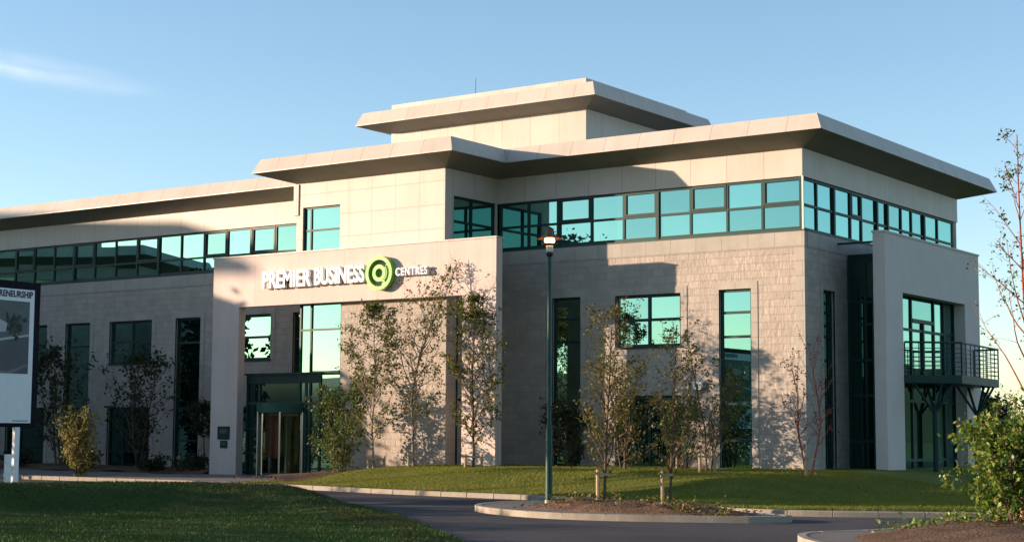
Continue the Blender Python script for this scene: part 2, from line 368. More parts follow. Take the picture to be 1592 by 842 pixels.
def glazing(w, parent, name, u0, u1, z0, z1, us, zs, glass, d=.10, fw=.08, surround=True, casements=(), rail=.0, tilt=.0038, heavy=(), frame='green', sur_bottom=False):
    """A framed window: bars at us (vertical) and zs (horizontal), one pane per cell."""
    fr = MB()
    ue = [u0] + list(us) + [u1]; ze = [z0] + list(zs) + [z1]
    d1 = d + .07
    w.box(fr, u0, u0 + fw, z0, z1, d, d1); w.box(fr, u1 - fw, u1, z0, z1, d, d1)
    w.box(fr, u0 + fw, u1 - fw, z1 - fw, z1, d + .001, d1); w.box(fr, u0 + fw, u1 - fw, z0, z0 + max(fw, rail), d + .001, d1)
    for u in us:
        k = fw * (1.5 if u in heavy else 1)
        w.box(fr, u - k / 2, u + k / 2, z0 + fw, z1 - fw, d - (.03 if u in heavy else .002), d1 - .003)
    for z in zs: w.box(fr, u0 + fw, u1 - fw, z - fw / 2, z + fw / 2, d + .004, d1 - .005)
    for (i, j) in casements:
        a, b, lo, hi = ue[i] + .03, ue[i + 1] - .03, ze[j] + .03, ze[j + 1] - .03
        for q in ((a, a + .075, lo, hi), (b - .075, b, lo, hi), (a + .075, b - .075, hi - .075, hi), (a + .075, b - .075, lo, lo + .075)):
            w.box(fr, *q, d - .015, d1 - .012)
    o = fr.build(name, M[frame], parent)
    pn = MB()
    for i in range(len(ue) - 1):
        for j in range(len(ze) - 1):
            t = [d + .045 + rng.uniform(-tilt, tilt) for _ in range(3)]
            t.append(t[0] + t[2] - t[1])
            a, b, lo, hi = ue[i], ue[i + 1], ze[j], ze[j + 1]
            pn.quad(w.P(a, t[0], lo), w.P(b, t[1], lo), w.P(b, t[2], hi), w.P(a, t[3], hi))
    pn.build('pane', M[glass], o)
    if surround:
        s = MB(); k = .22; p = -.018
        w.box(s, u0 - k, u0, z0, z1, p, .05); w.box(s, u1, u1 + k, z0, z1, p, .05); w.box(s, u0 - k, u1 + k, z1, z1 + k, p, .05)
        s.build('surround', M['stone'], o)
        sl = MB(); w.box(sl, u0 - .02, u1 + .02, z0 - .05, z0, -.05, d); sl.build('sill', M[frame], o)
    return o

B = empty('office_building', (-10, 5, -.5), 'pale stone three-storey office building with deep overhanging eaves and teal glass', 'building')
front = Wall('front', -.05); right = Wall('right', .05); bayw = Wall('front', -2.80)
rgl = Wall('front', .0); rgr = Wall('right', .0); bayu = Wall('front', BY); bayr = Wall('right', BR)

# --- lower walls of blockwork with window openings
TALL = [(-8.99, -7.88), (-2.82, -1.72)]
WIDE_R = [(-6.56, -4.16)]
WIDE_L = [(-24.15, -21.67), (-30.62, -28.12), (-37.05, -34.5), (-43.6, -41.1)]
TALL_L = [(-26.78, -25.39), (-33.34, -31.80), (-39.9, -38.5), (-46.3, -44.9), (-20.55, -19.2)]
holes = []
for a, b in TALL: holes.append((a, b, .02, 5.55))
for a, b in WIDE_R: holes += [(a, b, 3.86, 5.52), (a, b, .10, 2.33)]
wall_mesh(front, BR + .02, .05, BASE, ZS, holes).build('block_wall', M['block'], B)
hl = []
for a, b in TALL_L: hl.append((a, b, -.46, 5.52))
for a, b in WIDE_L: hl += [(a, b, 3.80, 5.51), (a, b, -.40, 2.06)]
wall_mesh(front, XL, BL, BASE, ZS, hl).build('block_wall', M['block'], B)
wall_mesh(right, -.05, LY, BASE, ZS, [(1.24, 2.09, -.06, 5.52), (3.44, 8.9, -.5, 6.55)]).build('block_wall', M['block'], B)
wall_mesh(bayw, -15.78, BR, BASE, 7.1, []).build('block_wall', M['block'], B)
# smooth stone: corner quoin, string course under the glazing, bay pilaster
q = MB()
front.box(q, -.24, .064, BASE, ZS - .50, -.016, .03); front.box(q, BR + .04, .066, ZS - .48, ZS - .002, -.018, .03)
q.build('stone_band', M['stone'], B)
q = MB(); front.box(q, XL, BL - .02, ZS - .48, ZS - .002, -.018, .03); q.build('stone_band', M['stone'], B)
q = MB(); right.box(q, .17, LY, ZS - .48, ZS - .002, -.018, .03); right.box(q, -.03, .17, BASE, ZS - .51, -.012, .03); q.build('stone_band', M['stone'], B)
q = MB(); q.box(BR - .14, BR + .03, -2.83, -2.30, BASE, 6.9); q.build('stone_pilaster', M['stone'], B, bevel=.01)
q = MB(); q.box(BR - .12, BR, -2.30, -.02, BASE, ZS); q.build('bay_side_wall', M['block'], B)
glazing(Wall('right', BR + .02), B, 'window', -2.27, -.08, -.4, 6.4, [-1.2], [2.2, 4.3], 'glass_dark', d=.0, fw=.08, surround=False)
q = MB(); q.box(BL, BL + .1, -2.6, 0, BASE, ZS); q.build('bay_side_wall', M['block'], B)

# --- windows
for a, b in TALL: glazing(front, B, 'window', a, b, .02, 5.55, [], [.95, 2.05, 4.10, 4.84], 'glass')
for a, b in WIDE_R:
    glazing(front, B, 'window', a, b, 3.86, 5.52, [(a + b) / 2], [4.72], 'glass', fw=.09)
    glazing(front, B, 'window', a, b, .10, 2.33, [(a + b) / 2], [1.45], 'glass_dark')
for a, b in TALL_L: glazing(front, B, 'window', a, b, -.46, 5.52, [], [.75, 2.0, 4.55], 'glass')
for a, b in WIDE_L:
    glazing(front, B, 'window', a, b, 3.80, 5.51, [(a + b) / 2 + (.0 if a < -25 else -.35)], [4.66], 'glass', fw=.09)
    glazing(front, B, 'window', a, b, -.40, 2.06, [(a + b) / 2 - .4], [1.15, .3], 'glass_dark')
glazing(right, B, 'window', 1.24, 2.09, -.06, 5.52, [], [.9, 2.05, 4.1, 4.85], 'glass')

# --- third-floor ribbon glazing
def span(a, b, step):
    n = max(1, round((b - a) / step)); return [a + (b - a) * i / n for i in range(1, n)]
RU = [-10.05, -8.83, -7.54, -6.31, -5.05, -3.86, -2.57, -1.37]
glazing(rgl, B, 'ribbon_window', BR + .02, -.02, ZS, ZG, RU, [8.03], 'glass_blind', d=.06, fw=.075, surround=False, rail=.15,
        casements=[(2, 1), (4, 1), (6, 1), (8, 1)], heavy=[-8.83, -5.05])
LU = [-20.33 - 1.275 * k for k in range(24)]; LU = [u for u in LU if u > XL + .5][::-1]
glazing(rgl, B, 'ribbon_window', XL, BL - .02, ZS, ZG, LU + [-19.06], [7.85], 'glass', d=.06, fw=.07, surround=False, rail=.15,
        casements=[(len(LU) - k, 1) for k in (2, 4, 7, 10, 13)], heavy=LU[1::4])
RY = [1.15, 2.39, 3.68, 4.55, 5.80, 6.70, 7.92, 8.85, 10.0, 11.31]
glazing(rgr, B, 'ribbon_window', .02, LY - .15, ZS, ZG, RY, [8.03], 'glass', d=.06, fw=.075, surround=False, rail=.13,
        casements=[(3, 1)], heavy=[2.39, 5.80, 6.70, 10.0])
glazing(bayr, B, 'ribbon_window', -2.46, -.10, ZS, ZG, [-1.40], [8.03], 'glass', d=.05, fw=.08, surround=False, rail=.15)
q = MB(); q.box(-.02, .035, -.035, .02, ZS, ZG); q.build('corner_mullion', M['lamp_cream'], B)
glazing(bayu, B, 'window', -17.50, -15.79, 7.0, ZG, [-17.18], [8.05], 'glass', d=.07, fw=.06, surround=False)
glazing(Wall('front', -2.78), B, 'window', -17.74, -15.80, -.45, 6.4, [-17.22], [3.10, 4.62], 'glass', d=.05, fw=.07, surround=False)
# sill strip below each ribbon
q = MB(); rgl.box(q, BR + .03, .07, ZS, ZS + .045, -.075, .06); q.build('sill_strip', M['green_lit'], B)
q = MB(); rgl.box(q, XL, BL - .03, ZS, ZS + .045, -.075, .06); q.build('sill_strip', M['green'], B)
q = MB(); rgr.box(q, -.055, LY - .1, ZS, ZS + .045, -.075, .06); q.build('sill_strip', M['green'], B)

# --- upper wall bands
q = MB(); q.box(BR, 0, 0, .3, ZG, ZW); q.build('upper_wall', M['panel'], B)
q = MB(); q.box(XL, BL, 0, .3, ZG, ZW); q.build('upper_wall', M['panel'], B)
q = MB(); q.box(-.3, .002, .002, LY, ZG, ZW); q.build('upper_wall', M['panel'], B)
wall_mesh(bayu, BL, BR, 6.9, ZW, [(-17.50, -15.79, 7.0, ZG)], .15).build('bay_wall', M['panel_grid'], B)
wall_mesh(bayr, BY, 0, ZS, ZW, [(-2.46, -.10, ZS, ZG)], .12).build('bay_wall', M['panel'], B)
q = MB(); q.box(BL - .12, BL + .10, BY - .04, BY + .25, 8.6, ZW - .02); q.box(BL - .1, BL, BY + .25, 0, 6.9, ZW - .02); q.build('bay_corner', M['panel'], B)
# hidden backs so the shell is closed
q = MB(); q.box(XL, -.05, LY - .3, LY, BASE, ZW); q.box(XL, XL + .3, .3, LY - .3, BASE, ZW); q.build('rear_wall', M['block'], B)
q = MB(); q.box(XL + .3, -.4, .4, LY - .3, ZS - .35, ZS - .1); q.box(BL + .1, BR - .15, BY + .35, .4, ZS - .35, ZS - .1); q.build('floor_slab', M['roof'], B)

def eaves(path, parent, zw, zfb, zft, ov, ov2, seg=True):
    n = len(path)
    def off(k, o):
        p0, p1, p2 = Vector(path[k - 1]), Vector(path[k]), Vector(path[(k + 1) % n])
        a = (p1 - p0).normalized(); b = (p2 - p1).normalized()
        n1 = Vector((a.y, -a.x)); n2 = Vector((b.y, -b.x))
        m = (n1 + n2) / (1 + n1.dot(n2))
        r = p1 + m * o; return (r.x, r.y)
    A = [(*off(k, .0), zw) for k in range(n)]; Bm = [(*off(k, ov), zfb) for k in range(n)]
    Bl = [(*off(k, ov), zfb - .035) for k in range(n)]
    Cc = [(*off(k, ov2), zft) for k in range(n)]; D = [(*off(k, ov2 - .12), zft + .005) for k in range(n)]; E = [(*off(k, ov2 - .12), zft - .15) for k in range(n)]
    s = MB(); f = MB()
    for k in range(n):
        l = (k + 1) % n
        s.quad(A[k], A[l], Bl[l], Bl[k])
        f.quad(Bl[k], Bl[l], Bm[l], Bm[k]); f.quad(Bm[k], Bm[l], Cc[l], Cc[k]); f.quad(Cc[k], Cc[l], D[l], D[k]); f.quad(D[k], D[l], E[l], E[k])
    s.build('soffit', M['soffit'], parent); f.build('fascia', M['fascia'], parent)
    r = MB(); r.quad(*E); r.build('roof', M['roof'], parent)

path = [(XL, 0), (BL, 0), (BL, BY), (BR, BY), (BR, 0), (0, 0), (0, LY), (XL, LY)]
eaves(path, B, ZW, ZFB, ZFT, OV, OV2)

# --- set-back rooftop storey
k_ = .77
px0, px1, py0, py1 = -19.3, -10.28, 4.0, 10.9
pz1, pz2, pz3, pz4 = 12.71, 12.98, 13.47, 13.84
q = MB(); q.box(px0, px1, py0, py1, ZFT - .2, pz1); q.build('rooftop_wall', M['fascia'], B)
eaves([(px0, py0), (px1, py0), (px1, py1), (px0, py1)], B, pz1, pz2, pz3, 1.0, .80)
q = MB(); q.box(px0, px1, py0, py0 + .3, pz3 - .1, pz4); q.box(px1 - .3, px1, py0 + .3, py1 + .5, pz3 - .1, pz4 - .002); q.build('coping', M['fascia'], B)

# --- entrance portal: a rendered frame standing against the bay
F0, F1, FO0, FO1, FT, FO, FY0, FY1 = -21.60, -9.07, -20.30, -10.39, 7.27, 5.50, -3.12, -2.79
poly = [(F0, -.9), (FO0, -.9), (FO0, FO), (FO1, FO), (FO1, -.9), (F1, -.9), (F1, FT), (F0, FT)]
def xz_prism(poly, y0, y1):
    mb = MB(); n = len(poly)
    mb.v = [(x, y0, z) for x, z in poly] + [(x, y1, z) for x, z in poly]
    mb.f = [tuple(range(n)), tuple(n + k for k in reversed(range(n)))] + [((k + 1) % n, k, n + k, n + (k + 1) % n) for k in range(n)]
    return mb
xz_prism(poly, FY0, FY1).build('entrance_portal', M['render'], B)
q = MB(); q.box(F0 - .03, F1 + .03, FY0 - .03, FY1 + .03, FT, FT + .05); q.build('portal_coping', M['fascia'], B)

# --- revolving-door porch
PX0, PX1, PYF = -20.25, -16.72, -2.72
p = MB(); p.box(PX0, PX1, PYF, -.06, 2.80, 3.17); porch = p.build('porch', M['dark_green'], B)
p = MB(); p.box(PX0 - .06, PX1 + .06, PYF - .06, PYF + .1, 3.10, 3.16); p.build('porch_trim', M['dark_green'], porch)
pw_ = Wall('front', PYF)
p = MB()
for u in (PX0 + .05, -19.62, -17.42, PX1 - .05): pw_.box(p, u - .045, u + .045, -.45, 2.80, .0, .09)
pw_.box(p, PX0 + .1, PX1 - .1, 2.06, 2.16, .002, .088)
for z in (.35, 1.2):
    pw_.box(p, PX0 + .1, -19.68, z, z + .05, .003, .085); pw_.box(p, -17.36, PX1 - .1, z, z + .05, .003, .085)
p.build('porch_frame', M['green'], porch)
p = MB(); pw_.quad(p, PX0 + .1, PX1 - .1, 2.16, 2.80, .05); pw_.quad(p, PX0 + .1, -19.66, -.45, 2.06, .05); pw_.quad(p, -17.38, PX1 - .1, -.45, 2.06, .05)
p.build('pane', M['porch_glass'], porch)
dcx, dcy, dr = -18.52, PYF + .25, 1.02
rd = MB(); rd.lathe([(dr + .03, 1.78), (dr + .03, 2.10), (.0, 2.10)], (dcx, dcy, 0), 40); rd.lathe([(dr + .03, 1.78), (0, 1.78)], (dcx, dcy, 0), 40)
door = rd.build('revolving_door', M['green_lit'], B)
d = MB()
for t0, t1 in ((195, 240), (300, 345), (20, 160)):
    for a in np.linspace(t0, t1, 12)[:-1]:
        b = a + (t1 - t0) / 11
        P = [(dcx + dr * math.cos(R(t)), dcy + dr * math.sin(R(t))) for t in (a, b)]
        d.quad((*P[0], -.40), (*P[1], -.40), (*P[1], 1.78), (*P[0], 1.78))
d.build('curved_glass', M['door_glass'], door)
d = MB()
for t in (195, 240, 300, 345):
    x, y = dcx + (dr + .01) * math.cos(R(t)), dcy + (dr + .01) * math.sin(R(t)); d.tube([(x, y, -.42), (x, y, 1.80)], .035, 8)
d.build('post', M['steel'], door)
d = MB(); lf = MB()
for t in (255, 345, 75, 165):
    c, s_ = math.cos(R(t)), math.sin(R(t))
    a = (dcx + .06 * c, dcy + .06 * s_); b = (dcx + .96 * c, dcy + .96 * s_)
    d.bar((*a, -.36), (*b, -.36), .06, .10); d.bar((*a, 1.72), (*b, 1.72), .06, .08); d.bar((*b, -.36), (*b, 1.74), .05, .05)
    lf.quad((*a, -.32), (*b, -.32), (*b, 1.70), (*a, 1.70))
d.tube([(dcx, dcy, -.42), (dcx, dcy, 1.78)], .045, 10)
d.build('door_leaf_frame', M['steel'], door); lf.build('door_leaf', M['door_glass'], door)
p = MB(); p.box(-19.12, -18.42, dcy - .42, dcy - .38, .22, 1.70); p.build('reddish_panel', M['reddish_brown'], door)  # reddish-brown panel put inside the drum behind the clear glass
p = MB(); p.box(-18.05, -17.72, dcy - .10, dcy - .05, .0, 1.70); p.build('reflection_panel', M['pale_panel'], door)  # pale panel standing in for light reflections on the right curved glass

# --- side slab with balcony
SX0, SX1, SY0, SY1 = 1.42, 1.80, 1.85, 10.1
OY0, OY1 = 3.22, 8.70
ps = [(SY0, -.9), (OY0, -.9), (OY0, 5.5), (OY1, 5.5), (OY1, -.9), (SY1, -.9), (SY1, 7.24), (SY0, 7.24)]
mb = MB(); n = len(ps)
mb.v = [(SX1, y, z) for y, z in ps] + [(SX0, y, z) for y, z in ps]
mb.f = [tuple(range(n)), tuple(n + k for k in reversed(range(n)))] + [((k + 1) % n, k, n + k, n + (k + 1) % n) for k in range(n)]
mb.build('side_slab', M['slab'], B)
q = MB(); q.box(SX0 - .03, SX1 + .03, SY0 - .03, SY1 + .03, 7.24, 7.30); q.build('slab_coping', M['slab'], B)
for ty in (2.35, 9.4):
    q = MB(); q.bar((.06, ty, 7.02), (SX0, ty, 7.02), .06); q.build('tie_bar', M['green'], B)
sw = Wall('right', 1.42)
glazing(sw, B, 'window', OY0 - .1, OY1 + .1, -.35, 5.6, [4.0, 4.95, 6.9, 7.8], [.35, 2.2, 4.45], 'glass', d=.02, fw=.085, surround=False)
q = MB(); sw.box(q, 4.98, 6.87, 4.70, 4.82, .0, .12); sw.box(q, 5.87, 5.98, 3.0, 4.72, .0, .12); q.build('balcony_door_frame', M['green'], B)
q = MB(); q.box(.05, 1.30, OY0 - .12, OY0 - .05, -.5, 6.55)
side_glass = q.build('glazed_return', M['glass_dark'], B)
q = MB()
for z in (-.45, .9, 2.3, 3.4, 4.5, 5.2, 6.5): q.box(.05, 1.36, OY0 - .16, OY0 - .121, z, z + .09)
for x in (.05, .60, 1.28): q.box(x, x + .08, OY0 - .165, OY0 - .121, -.5, 6.55)
q.build('return_frame', M['green'], side_glass)
q = MB(); q.box(.04, 1.42, OY0 - .12, OY1 + .1, 6.55, 6.75); q.build('link_roof', M['dark_green'], B)

bp = [(1.81, 3.20), (3.16, 4.50), (2.98, 6.75), (2.70, 9.30), (1.81, 9.45)]
q = MB(); q.prism(bp, 2.72, 2.98); balc = q.build('balcony', M['green'], B, bevel=.01)
rl = MB()
segs = list(zip(bp[:-1], bp[1:]))
for (a, b) in segs:
    av, bv = Vector(a), Vector(b); cen = Vector((2.3, 6.2))
    av = av + (cen - av).normalized() * .05; bv = bv + (cen - bv).normalized() * .05
    for z, r_ in ((3.98, .032), (3.80, .012), (3.66, .012), (3.52, .012), (3.38, .012), (3.24, .012), (3.10, .012)):
        rl.tube([(av.x, av.y, z), (bv.x, bv.y, z)], r_, 6)
    L = (bv - av).length; k = max(2, round(L / .52))
    for i in range(k + 1):
        p_ = av.lerp(bv, i / k); rl.tube([(p_.x, p_.y, 2.98), (p_.x, p_.y, 3.98)], .024 if i in (0, k) else .016, 6)
rl.build('railing', M['green'], balc)
for (x, y) in ((2.42, 4.15), (2.35, 8.10)):
    q = MB(); q.tube([(x, y, -.6), (x, y, 1.95)], .095, 12)
    for dx, dy in ((-.45, -.55), (.45, .35), (.05, 1.05), (-.5, .6), (.3, -.2)):
        q.tube([(x, y, 1.75), (x + dx, y + dy, 2.72)], .042, 8)
    q.build('balcony_post', M['green'], balc)
q = MB(); right.box(q, 3.44, 3.52, -.5, 6.55, -.02, .1); q.build('recess_trim', M['green'], B)

# roof aerial, wall box, plaques
a = empty('rooftop_aerial', (-16.7, 6, 13.3), 'thin whip aerial standing on the rooftop storey', 'aerial')
q = MB(); q.tube([(-16.7, 6, 13.3), (-16.7, 6, 15.0)], [.016, .008], 6); q.build('rod', M['black'], a)
q = MB(); q.box(-16.78, -16.62, 5.92, 6.08, 13.28, 13.4); q.build('base', M['galv'], a)
a = empty('alarm_box', (-3.55, -.07, 2.6), 'small white box fixed to the block wall beside a tall window', 'box')
q = MB(); q.box(-3.72, -3.38, -.19, -.068, 2.48, 2.74); q.build('casing', M['white'], a, bevel=.015)
q = MB(); q.box(-3.62, -3.48, -.195, -.191, 2.57, 2.66); q.build('badge', M['pic_text'], a)
for (x0, x1, z0, z1, lab) in ((-21.20, -20.62, .84, 1.30, 'larger dark plaque on the left leg of the entrance portal'),
                              (-21.06, -20.72, .54, .80, 'smaller dark plaque just below the larger one on the portal leg')):
    a = empty('wall_plaque', ((x0 + x1) / 2, FY0, z0), lab, 'plaque', 'plaques by the entrance')
    q = MB(); q.box(x0, x1, FY0 - .035, FY0 - .002, z0, z1); q.build('plate', M['dark_green'], a, bevel=.006)
    q = MB(); cx, cz = (x0 + x1) / 2, (z0 + z1) / 2; w_ = (x1 - x0) * .3
    q.box(cx - w_, cx + w_, FY0 - .039, FY0 - .036, cz - .02, cz + (z1 - z0) * .3); q.build('panel', M['plaque'], a)

# --- company sign
S = empty('company_sign', (-15.4, FY0, 6.1), 'white raised letters and green at-symbol disc over the entrance portal', 'sign')
def text(body, x, z, size, sx, name, mat, parent, y, ext=.05, off=.0, rot=(90, 0, 0), spacing=1.0, align='LEFT'):
    c = bpy.data.curves.new(name, 'FONT'); c.body = body; c.size = size; c.extrude = ext; c.offset = off; c.space_character = spacing
    c.align_x = align; c.resolution_u = 3
    o = bpy.data.objects.new(name, c); COL.objects.link(o); c.materials.append(mat)
    o.parent = parent; pb = Vector(parent.get('_base', (0, 0, 0)))
    bpy.context.view_layer.update()
    me = bpy.data.meshes.new_from_object(o.evaluated_get(bpy.context.evaluated_depsgraph_get()))
    bpy.data.objects.remove(o); bpy.data.curves.remove(c)
    o = bpy.data.objects.new(name, me); COL.objects.link(o); o.parent = parent
    if not me.materials: me.materials.append(mat)
    o.location = Vector((x, y, z)) - pb; o.rotation_euler = [R(t) for t in rot]; o.scale = (sx, 1, 1); o['_base'] = (0., 0., 0.)
    return o
def fit_text(o, width):
    xs_ = [v.co.x for v in o.data.vertices]; o.scale[0] = width / (max(xs_) - min(xs_))
LY0 = FY0 - .13
t = text('PREMIER', -19.03, 6.10, .80, .6, 'lettering', M['letter'], S, LY0, .06, .021); fit_text(t, 2.26)
t = text('BUSINESS', -16.62, 6.12, .80, .6, 'lettering', M['letter'], S, LY0, .06, .021); fit_text(t, 2.24)
t = text('CENTRES', -13.03, 6.235, .37, .8, 'lettering', M['letter'], S, LY0, .05, .005, spacing=1.25); fit_text(t, 1.32)
def ring(mb, cx, cz, r0, r1, t0, t1, y0, y1, n=40):
    for i in range(n):
        a, b = R(t0 + (t1 - t0) * i / n), R(t0 + (t1 - t0) * (i + 1) / n)
        P = lambda r, t, y: (cx + r * math.cos(t), y, cz + r * math.sin(t))
        mb.quad(P(r0, a, y0), P(r0, b, y0), P(r1, b, y0), P(r1, a, y0)[:]) if False else mb.quad(P(r1, a, y0), P(r1, b, y0), P(r0, b, y0), P(r0, a, y0))
        mb.quad(P(r1, b, y0), P(r1, a, y0), P(r1, a, y1), P(r1, b, y1)); mb.quad(P(r0, a, y0), P(r0, b, y0), P(r0, b, y1), P(r0, a, y1))
        if i == 0: mb.quad(P(r0, a, y0), P(r0, a, y1), P(r1, a, y1), P(r1, a, y0))
        if i == n - 1: mb.quad(P(r0, b, y0), P(r1, b, y0), P(r1, b, y1), P(r0, b, y1))
q = MB(); ACX, ACZ = -13.70, 6.36
ring(q, ACX, ACZ, .44, .57, 0, 360, LY0 - .10, FY0 - .02, 64)
ring(q, ACX, ACZ, .15, .285, 0, 360, LY0 - .08, FY0 - .02, 48)
ring(q, ACX, ACZ, .28, .445, -72, -48, LY0 - .075, FY0 - .02, 8)
ring(q, ACX, ACZ, .28, .335, -48, 40, LY0 - .07, FY0 - .02, 12)
q.build('at_symbol', M['lime'], S)

# ------------------------------------------------------------------ neighbouring office (out of frame, mirrored in the glass)
NB = empty('neighbour_building', (-52, -10, -.5), 'matching office block with overhanging eaves opposite the curved wing, seen reflected in the glass', 'building')
e1 = Vector((.41, .91)).normalized(); e2 = Vector((-.91, .41)).normalized()
T1 = Vector((-45.4, -19.7))
corner = T1 + e2 * OV + e1 * OV
def nbp(a, b): r = corner + e1 * a + e2 * b; return (r.x, r.y)
NP = [nbp(0, 0), nbp(6.6, 0), nbp(6.6, 30), nbp(0, 30)]
q = MB(); q.prism(NP, BASE, ZS); q.build('block_wall', M['block'], NB)
q = MB(); q.prism([nbp(.05, .05), nbp(6.55, .05), nbp(6.55, 29.9), nbp(.05, 29.9)], ZS, ZG); q.build('ribbon_window', M['glass'], NB)
q = MB(); q.prism(NP, ZG, ZW - .1); q.build('upper_wall', M['panel'], NB)
q = MB()
for k in range(1, 6):
    a_, b_ = nbp(k * 1.1, -.02), nbp(k * 1.1, -.02); q.bar((*a_, ZS), (*b_, ZG), .07)
q.bar((*nbp(0, -.02), 8.03), (*nbp(6.6, -.02), 8.03), .07); q.build('mullions', M['green'], NB)
eaves(NP, NB, ZW - .1, ZFB - .1, ZFT - .1, OV, OV2)
q = MB(); q.prism([nbp(.6, -1.9), nbp(7.6, -1.9), nbp(7.6, -1.5), nbp(.6, -1.5)], BASE, 7.24); q.build('side_slab', M['slab'], NB)
PP = Vector((-68.2, -26.9)); pc = PP + e2 * 1.0 + e1 * 1.0
def npp(a, b): r = pc - e1 * a + e2 * b; return (r.x, r.y)
PPOLY = [npp(12, 0), npp(2, 0), npp(2, 8), npp(12, 8)]
q = MB(); q.prism(PPOLY, 0, 16.6); q.build('rooftop_wall', M['panel'], NB)
eaves(PPOLY, NB, 16.6, 16.85, 17.3, 1.0, .8)

# ------------------------------------------------------------------ ground
def smooth_curve(pts, xs, sig=1.2):
    px = [p[0] for p in pts]; py = [p[1] for p in pts]
    f = np.linspace(-70, 70, 1401); v = np.interp(f, px, py)
    k = np.exp(-.5 * (np.arange(-60, 61) * .1 / sig) ** 2); k /= k.sum()
    v = np.convolve(np.pad(v, 60, mode='edge'), k, mode='valid')
    return np.interp(xs, f, v)
K1P = [(-70, -9.0), (-14, -9.1), (-10.2, -9.9), (-7.3, -10.6), (-4.9, -10.9), (-1.7, -11.2), (.5, -11.8), (2.6, -12.9), (4.6, -14.0), (5.6, -14.15), (6.6, -13.9), (8.1, -13.05), (10.2, -11.85), (14, -9.6), (30, -.5), (70, 22)]
def yk(x): return smooth_curve(K1P, x, .8)
def ss(t): t = np.clip(t, 0, 1); return t * t * (3 - 2 * t)
def h_lawn(x, y):
    x = np.asarray(x, float); y = np.asarray(y, float)
    d = y - yk(x)
    rise = ss(d / 5.2) * ss((x + 15.3) / 4.2) * (1 - ss((x - 1.6) / 3.6))
    und = .03 * np.sin(x * .9 + y * .5) * np.sin(y * .8 - x * .3)
    return -.37 + .46 * rise + und * ss(d / 2)
EP = [(-70, -13.2), (-22, -12.2), (-11, -12.0), (-8.2, -13.1), (-6.3, -14.3), (-3.3, -16.35), (-1.3, -17.85), (1.5, -20.3), (3.1, -21.8), (6.3, -24.9), (12, -33), (14.5, -45), (16, -70)]
def ye(x): return smooth_curve(EP, x, .7)
def bank_t(x, y):
    """Signed metres in front of the crest of the grass bank, and the crest height."""
    u = x * .862 + y * .507; t = x * .507 - y * .862
    cu = [-40, -25, -17.9, -14.5, -12.0, -10.5, -9.1, -8.3, -6]
    tc = np.interp(u, cu, [19.5, 17.5, 16.6, 14.4, 14.1, 15.5, 18.6, 21.8, 25]); hc = np.interp(u, cu, [.06, .06, .07, .05, -.02, -.16, -.30, -.42, -.47])
    return t - tc, hc
def h_fg(x, y):
    x = np.asarray(x, float); y = np.asarray(y, float)
    d = ye(x) - y; st, hc = bank_t(x, y)
    sh = np.where(st < 0, ss(1 + st / 5.0), ss(1 - st / 2.9))
    return -.475 + .02 * ss(d) + (hc + .47) * sh * ss(d / 2.5) + .018 * np.sin(x * .9 - y * .7) * np.sin(y * 1.1) * ss(d / 2)

def grid_obj(name, xs, rows, yf, hf, mat, kind='structure'):
    V = []; Fc = []
    for x in xs:
        y0, y1 = yf(x)
        for t in rows:
            y = y0 + (y1 - y0) * t; V.append((x, y, 0))
    V = np.array(V); V[:, 2] = hf(V[:, 0], V[:, 1])
    n = len(rows); m = len(xs)
    i = np.arange((m - 1) * (n - 1)); a = (i // (n - 1)) * n + i % (n - 1)
    Fc = np.stack([a, a + n, a + n + 1, a + 1], 1)
    o = np_mesh(name, V, Fc, mat); o['kind'] = kind
    o.data.polygons.foreach_set('use_smooth', [True] * len(o.data.polygons))
    return o

q = MB(); q.quad((-1500, -1500, -.56), (1500, -1500, -.56), (1500, 1500, -.56), (-1500, 1500, -.56)); g = q.build('ground', M['lawn_far']); g['kind'] = 'structure'
q = MB(); q.quad((-70, -75, -.50), (70, -75, -.50), (70, 30, -.50), (-70, -4, -.50)); g = q.build('road', M['asphalt']); g['kind'] = 'structure'
rows = np.concatenate([np.linspace(0, .3, 46), np.linspace(.32, 1, 16)])
grid_obj('lawn', np.concatenate([np.arange(-14.6, 14, .2), np.linspace(14, 69, 40)]), rows, lambda x: (float(yk(x)) + .14, max(26., float(yk(x)) + 6)), h_lawn, M['lawn'])
rows = np.concatenate([np.linspace(0, .2, 30), np.linspace(.22, 1, 30)])
def h_fg_edge(x, y): return np.where(ye(x) - y < .02, -.53, h_fg(x, y))
grid_obj('front_lawn', np.concatenate([np.linspace(-69, -26, 20), np.arange(-25, 15.6, .3)]), rows, lambda x: (float(ye(x)), -72.), h_fg_edge, M['lawn_shade'])
# entrance pavement and planting bed along the wing
q = MB(); xs = np.linspace(-69, -14.4, 110)
for a, b in zip(xs[:-1], xs[1:]):
    q.quad((a, yk(a) + .14, -.388), (b, yk(b) + .14, -.388), (b, -.1, -.388), (a, -.1, -.388))
g = q.build('pavement', M['concrete']); g['kind'] = 'structure'
grid_obj('soil_bed', np.linspace(-50, -21.7, 120), np.linspace(0, 1, 12), lambda x: (-3.6 - .25 * math.sin(x), -.06),
         lambda x, y: -.384 + .12 * ss((y + 3.8) / 1.2) + .04 * np.sin(x * 2.1) * np.sin(y * 3), M['soil'])
grid_obj('entrance_bed', np.linspace(-16.2, -12.6, 40), np.linspace(0, 1, 24), lambda x: (float(yk(x)) + .9 + 2.6 * max(0., (-14.0 - x) / 2.2), -3.2),
         lambda x, y: np.maximum(h_lawn(x, y) + .012, -.383) + .16 * ss((x + 16.2) / 1.0) * ss((-12.6 - x) / 1.2) , M['soil'])

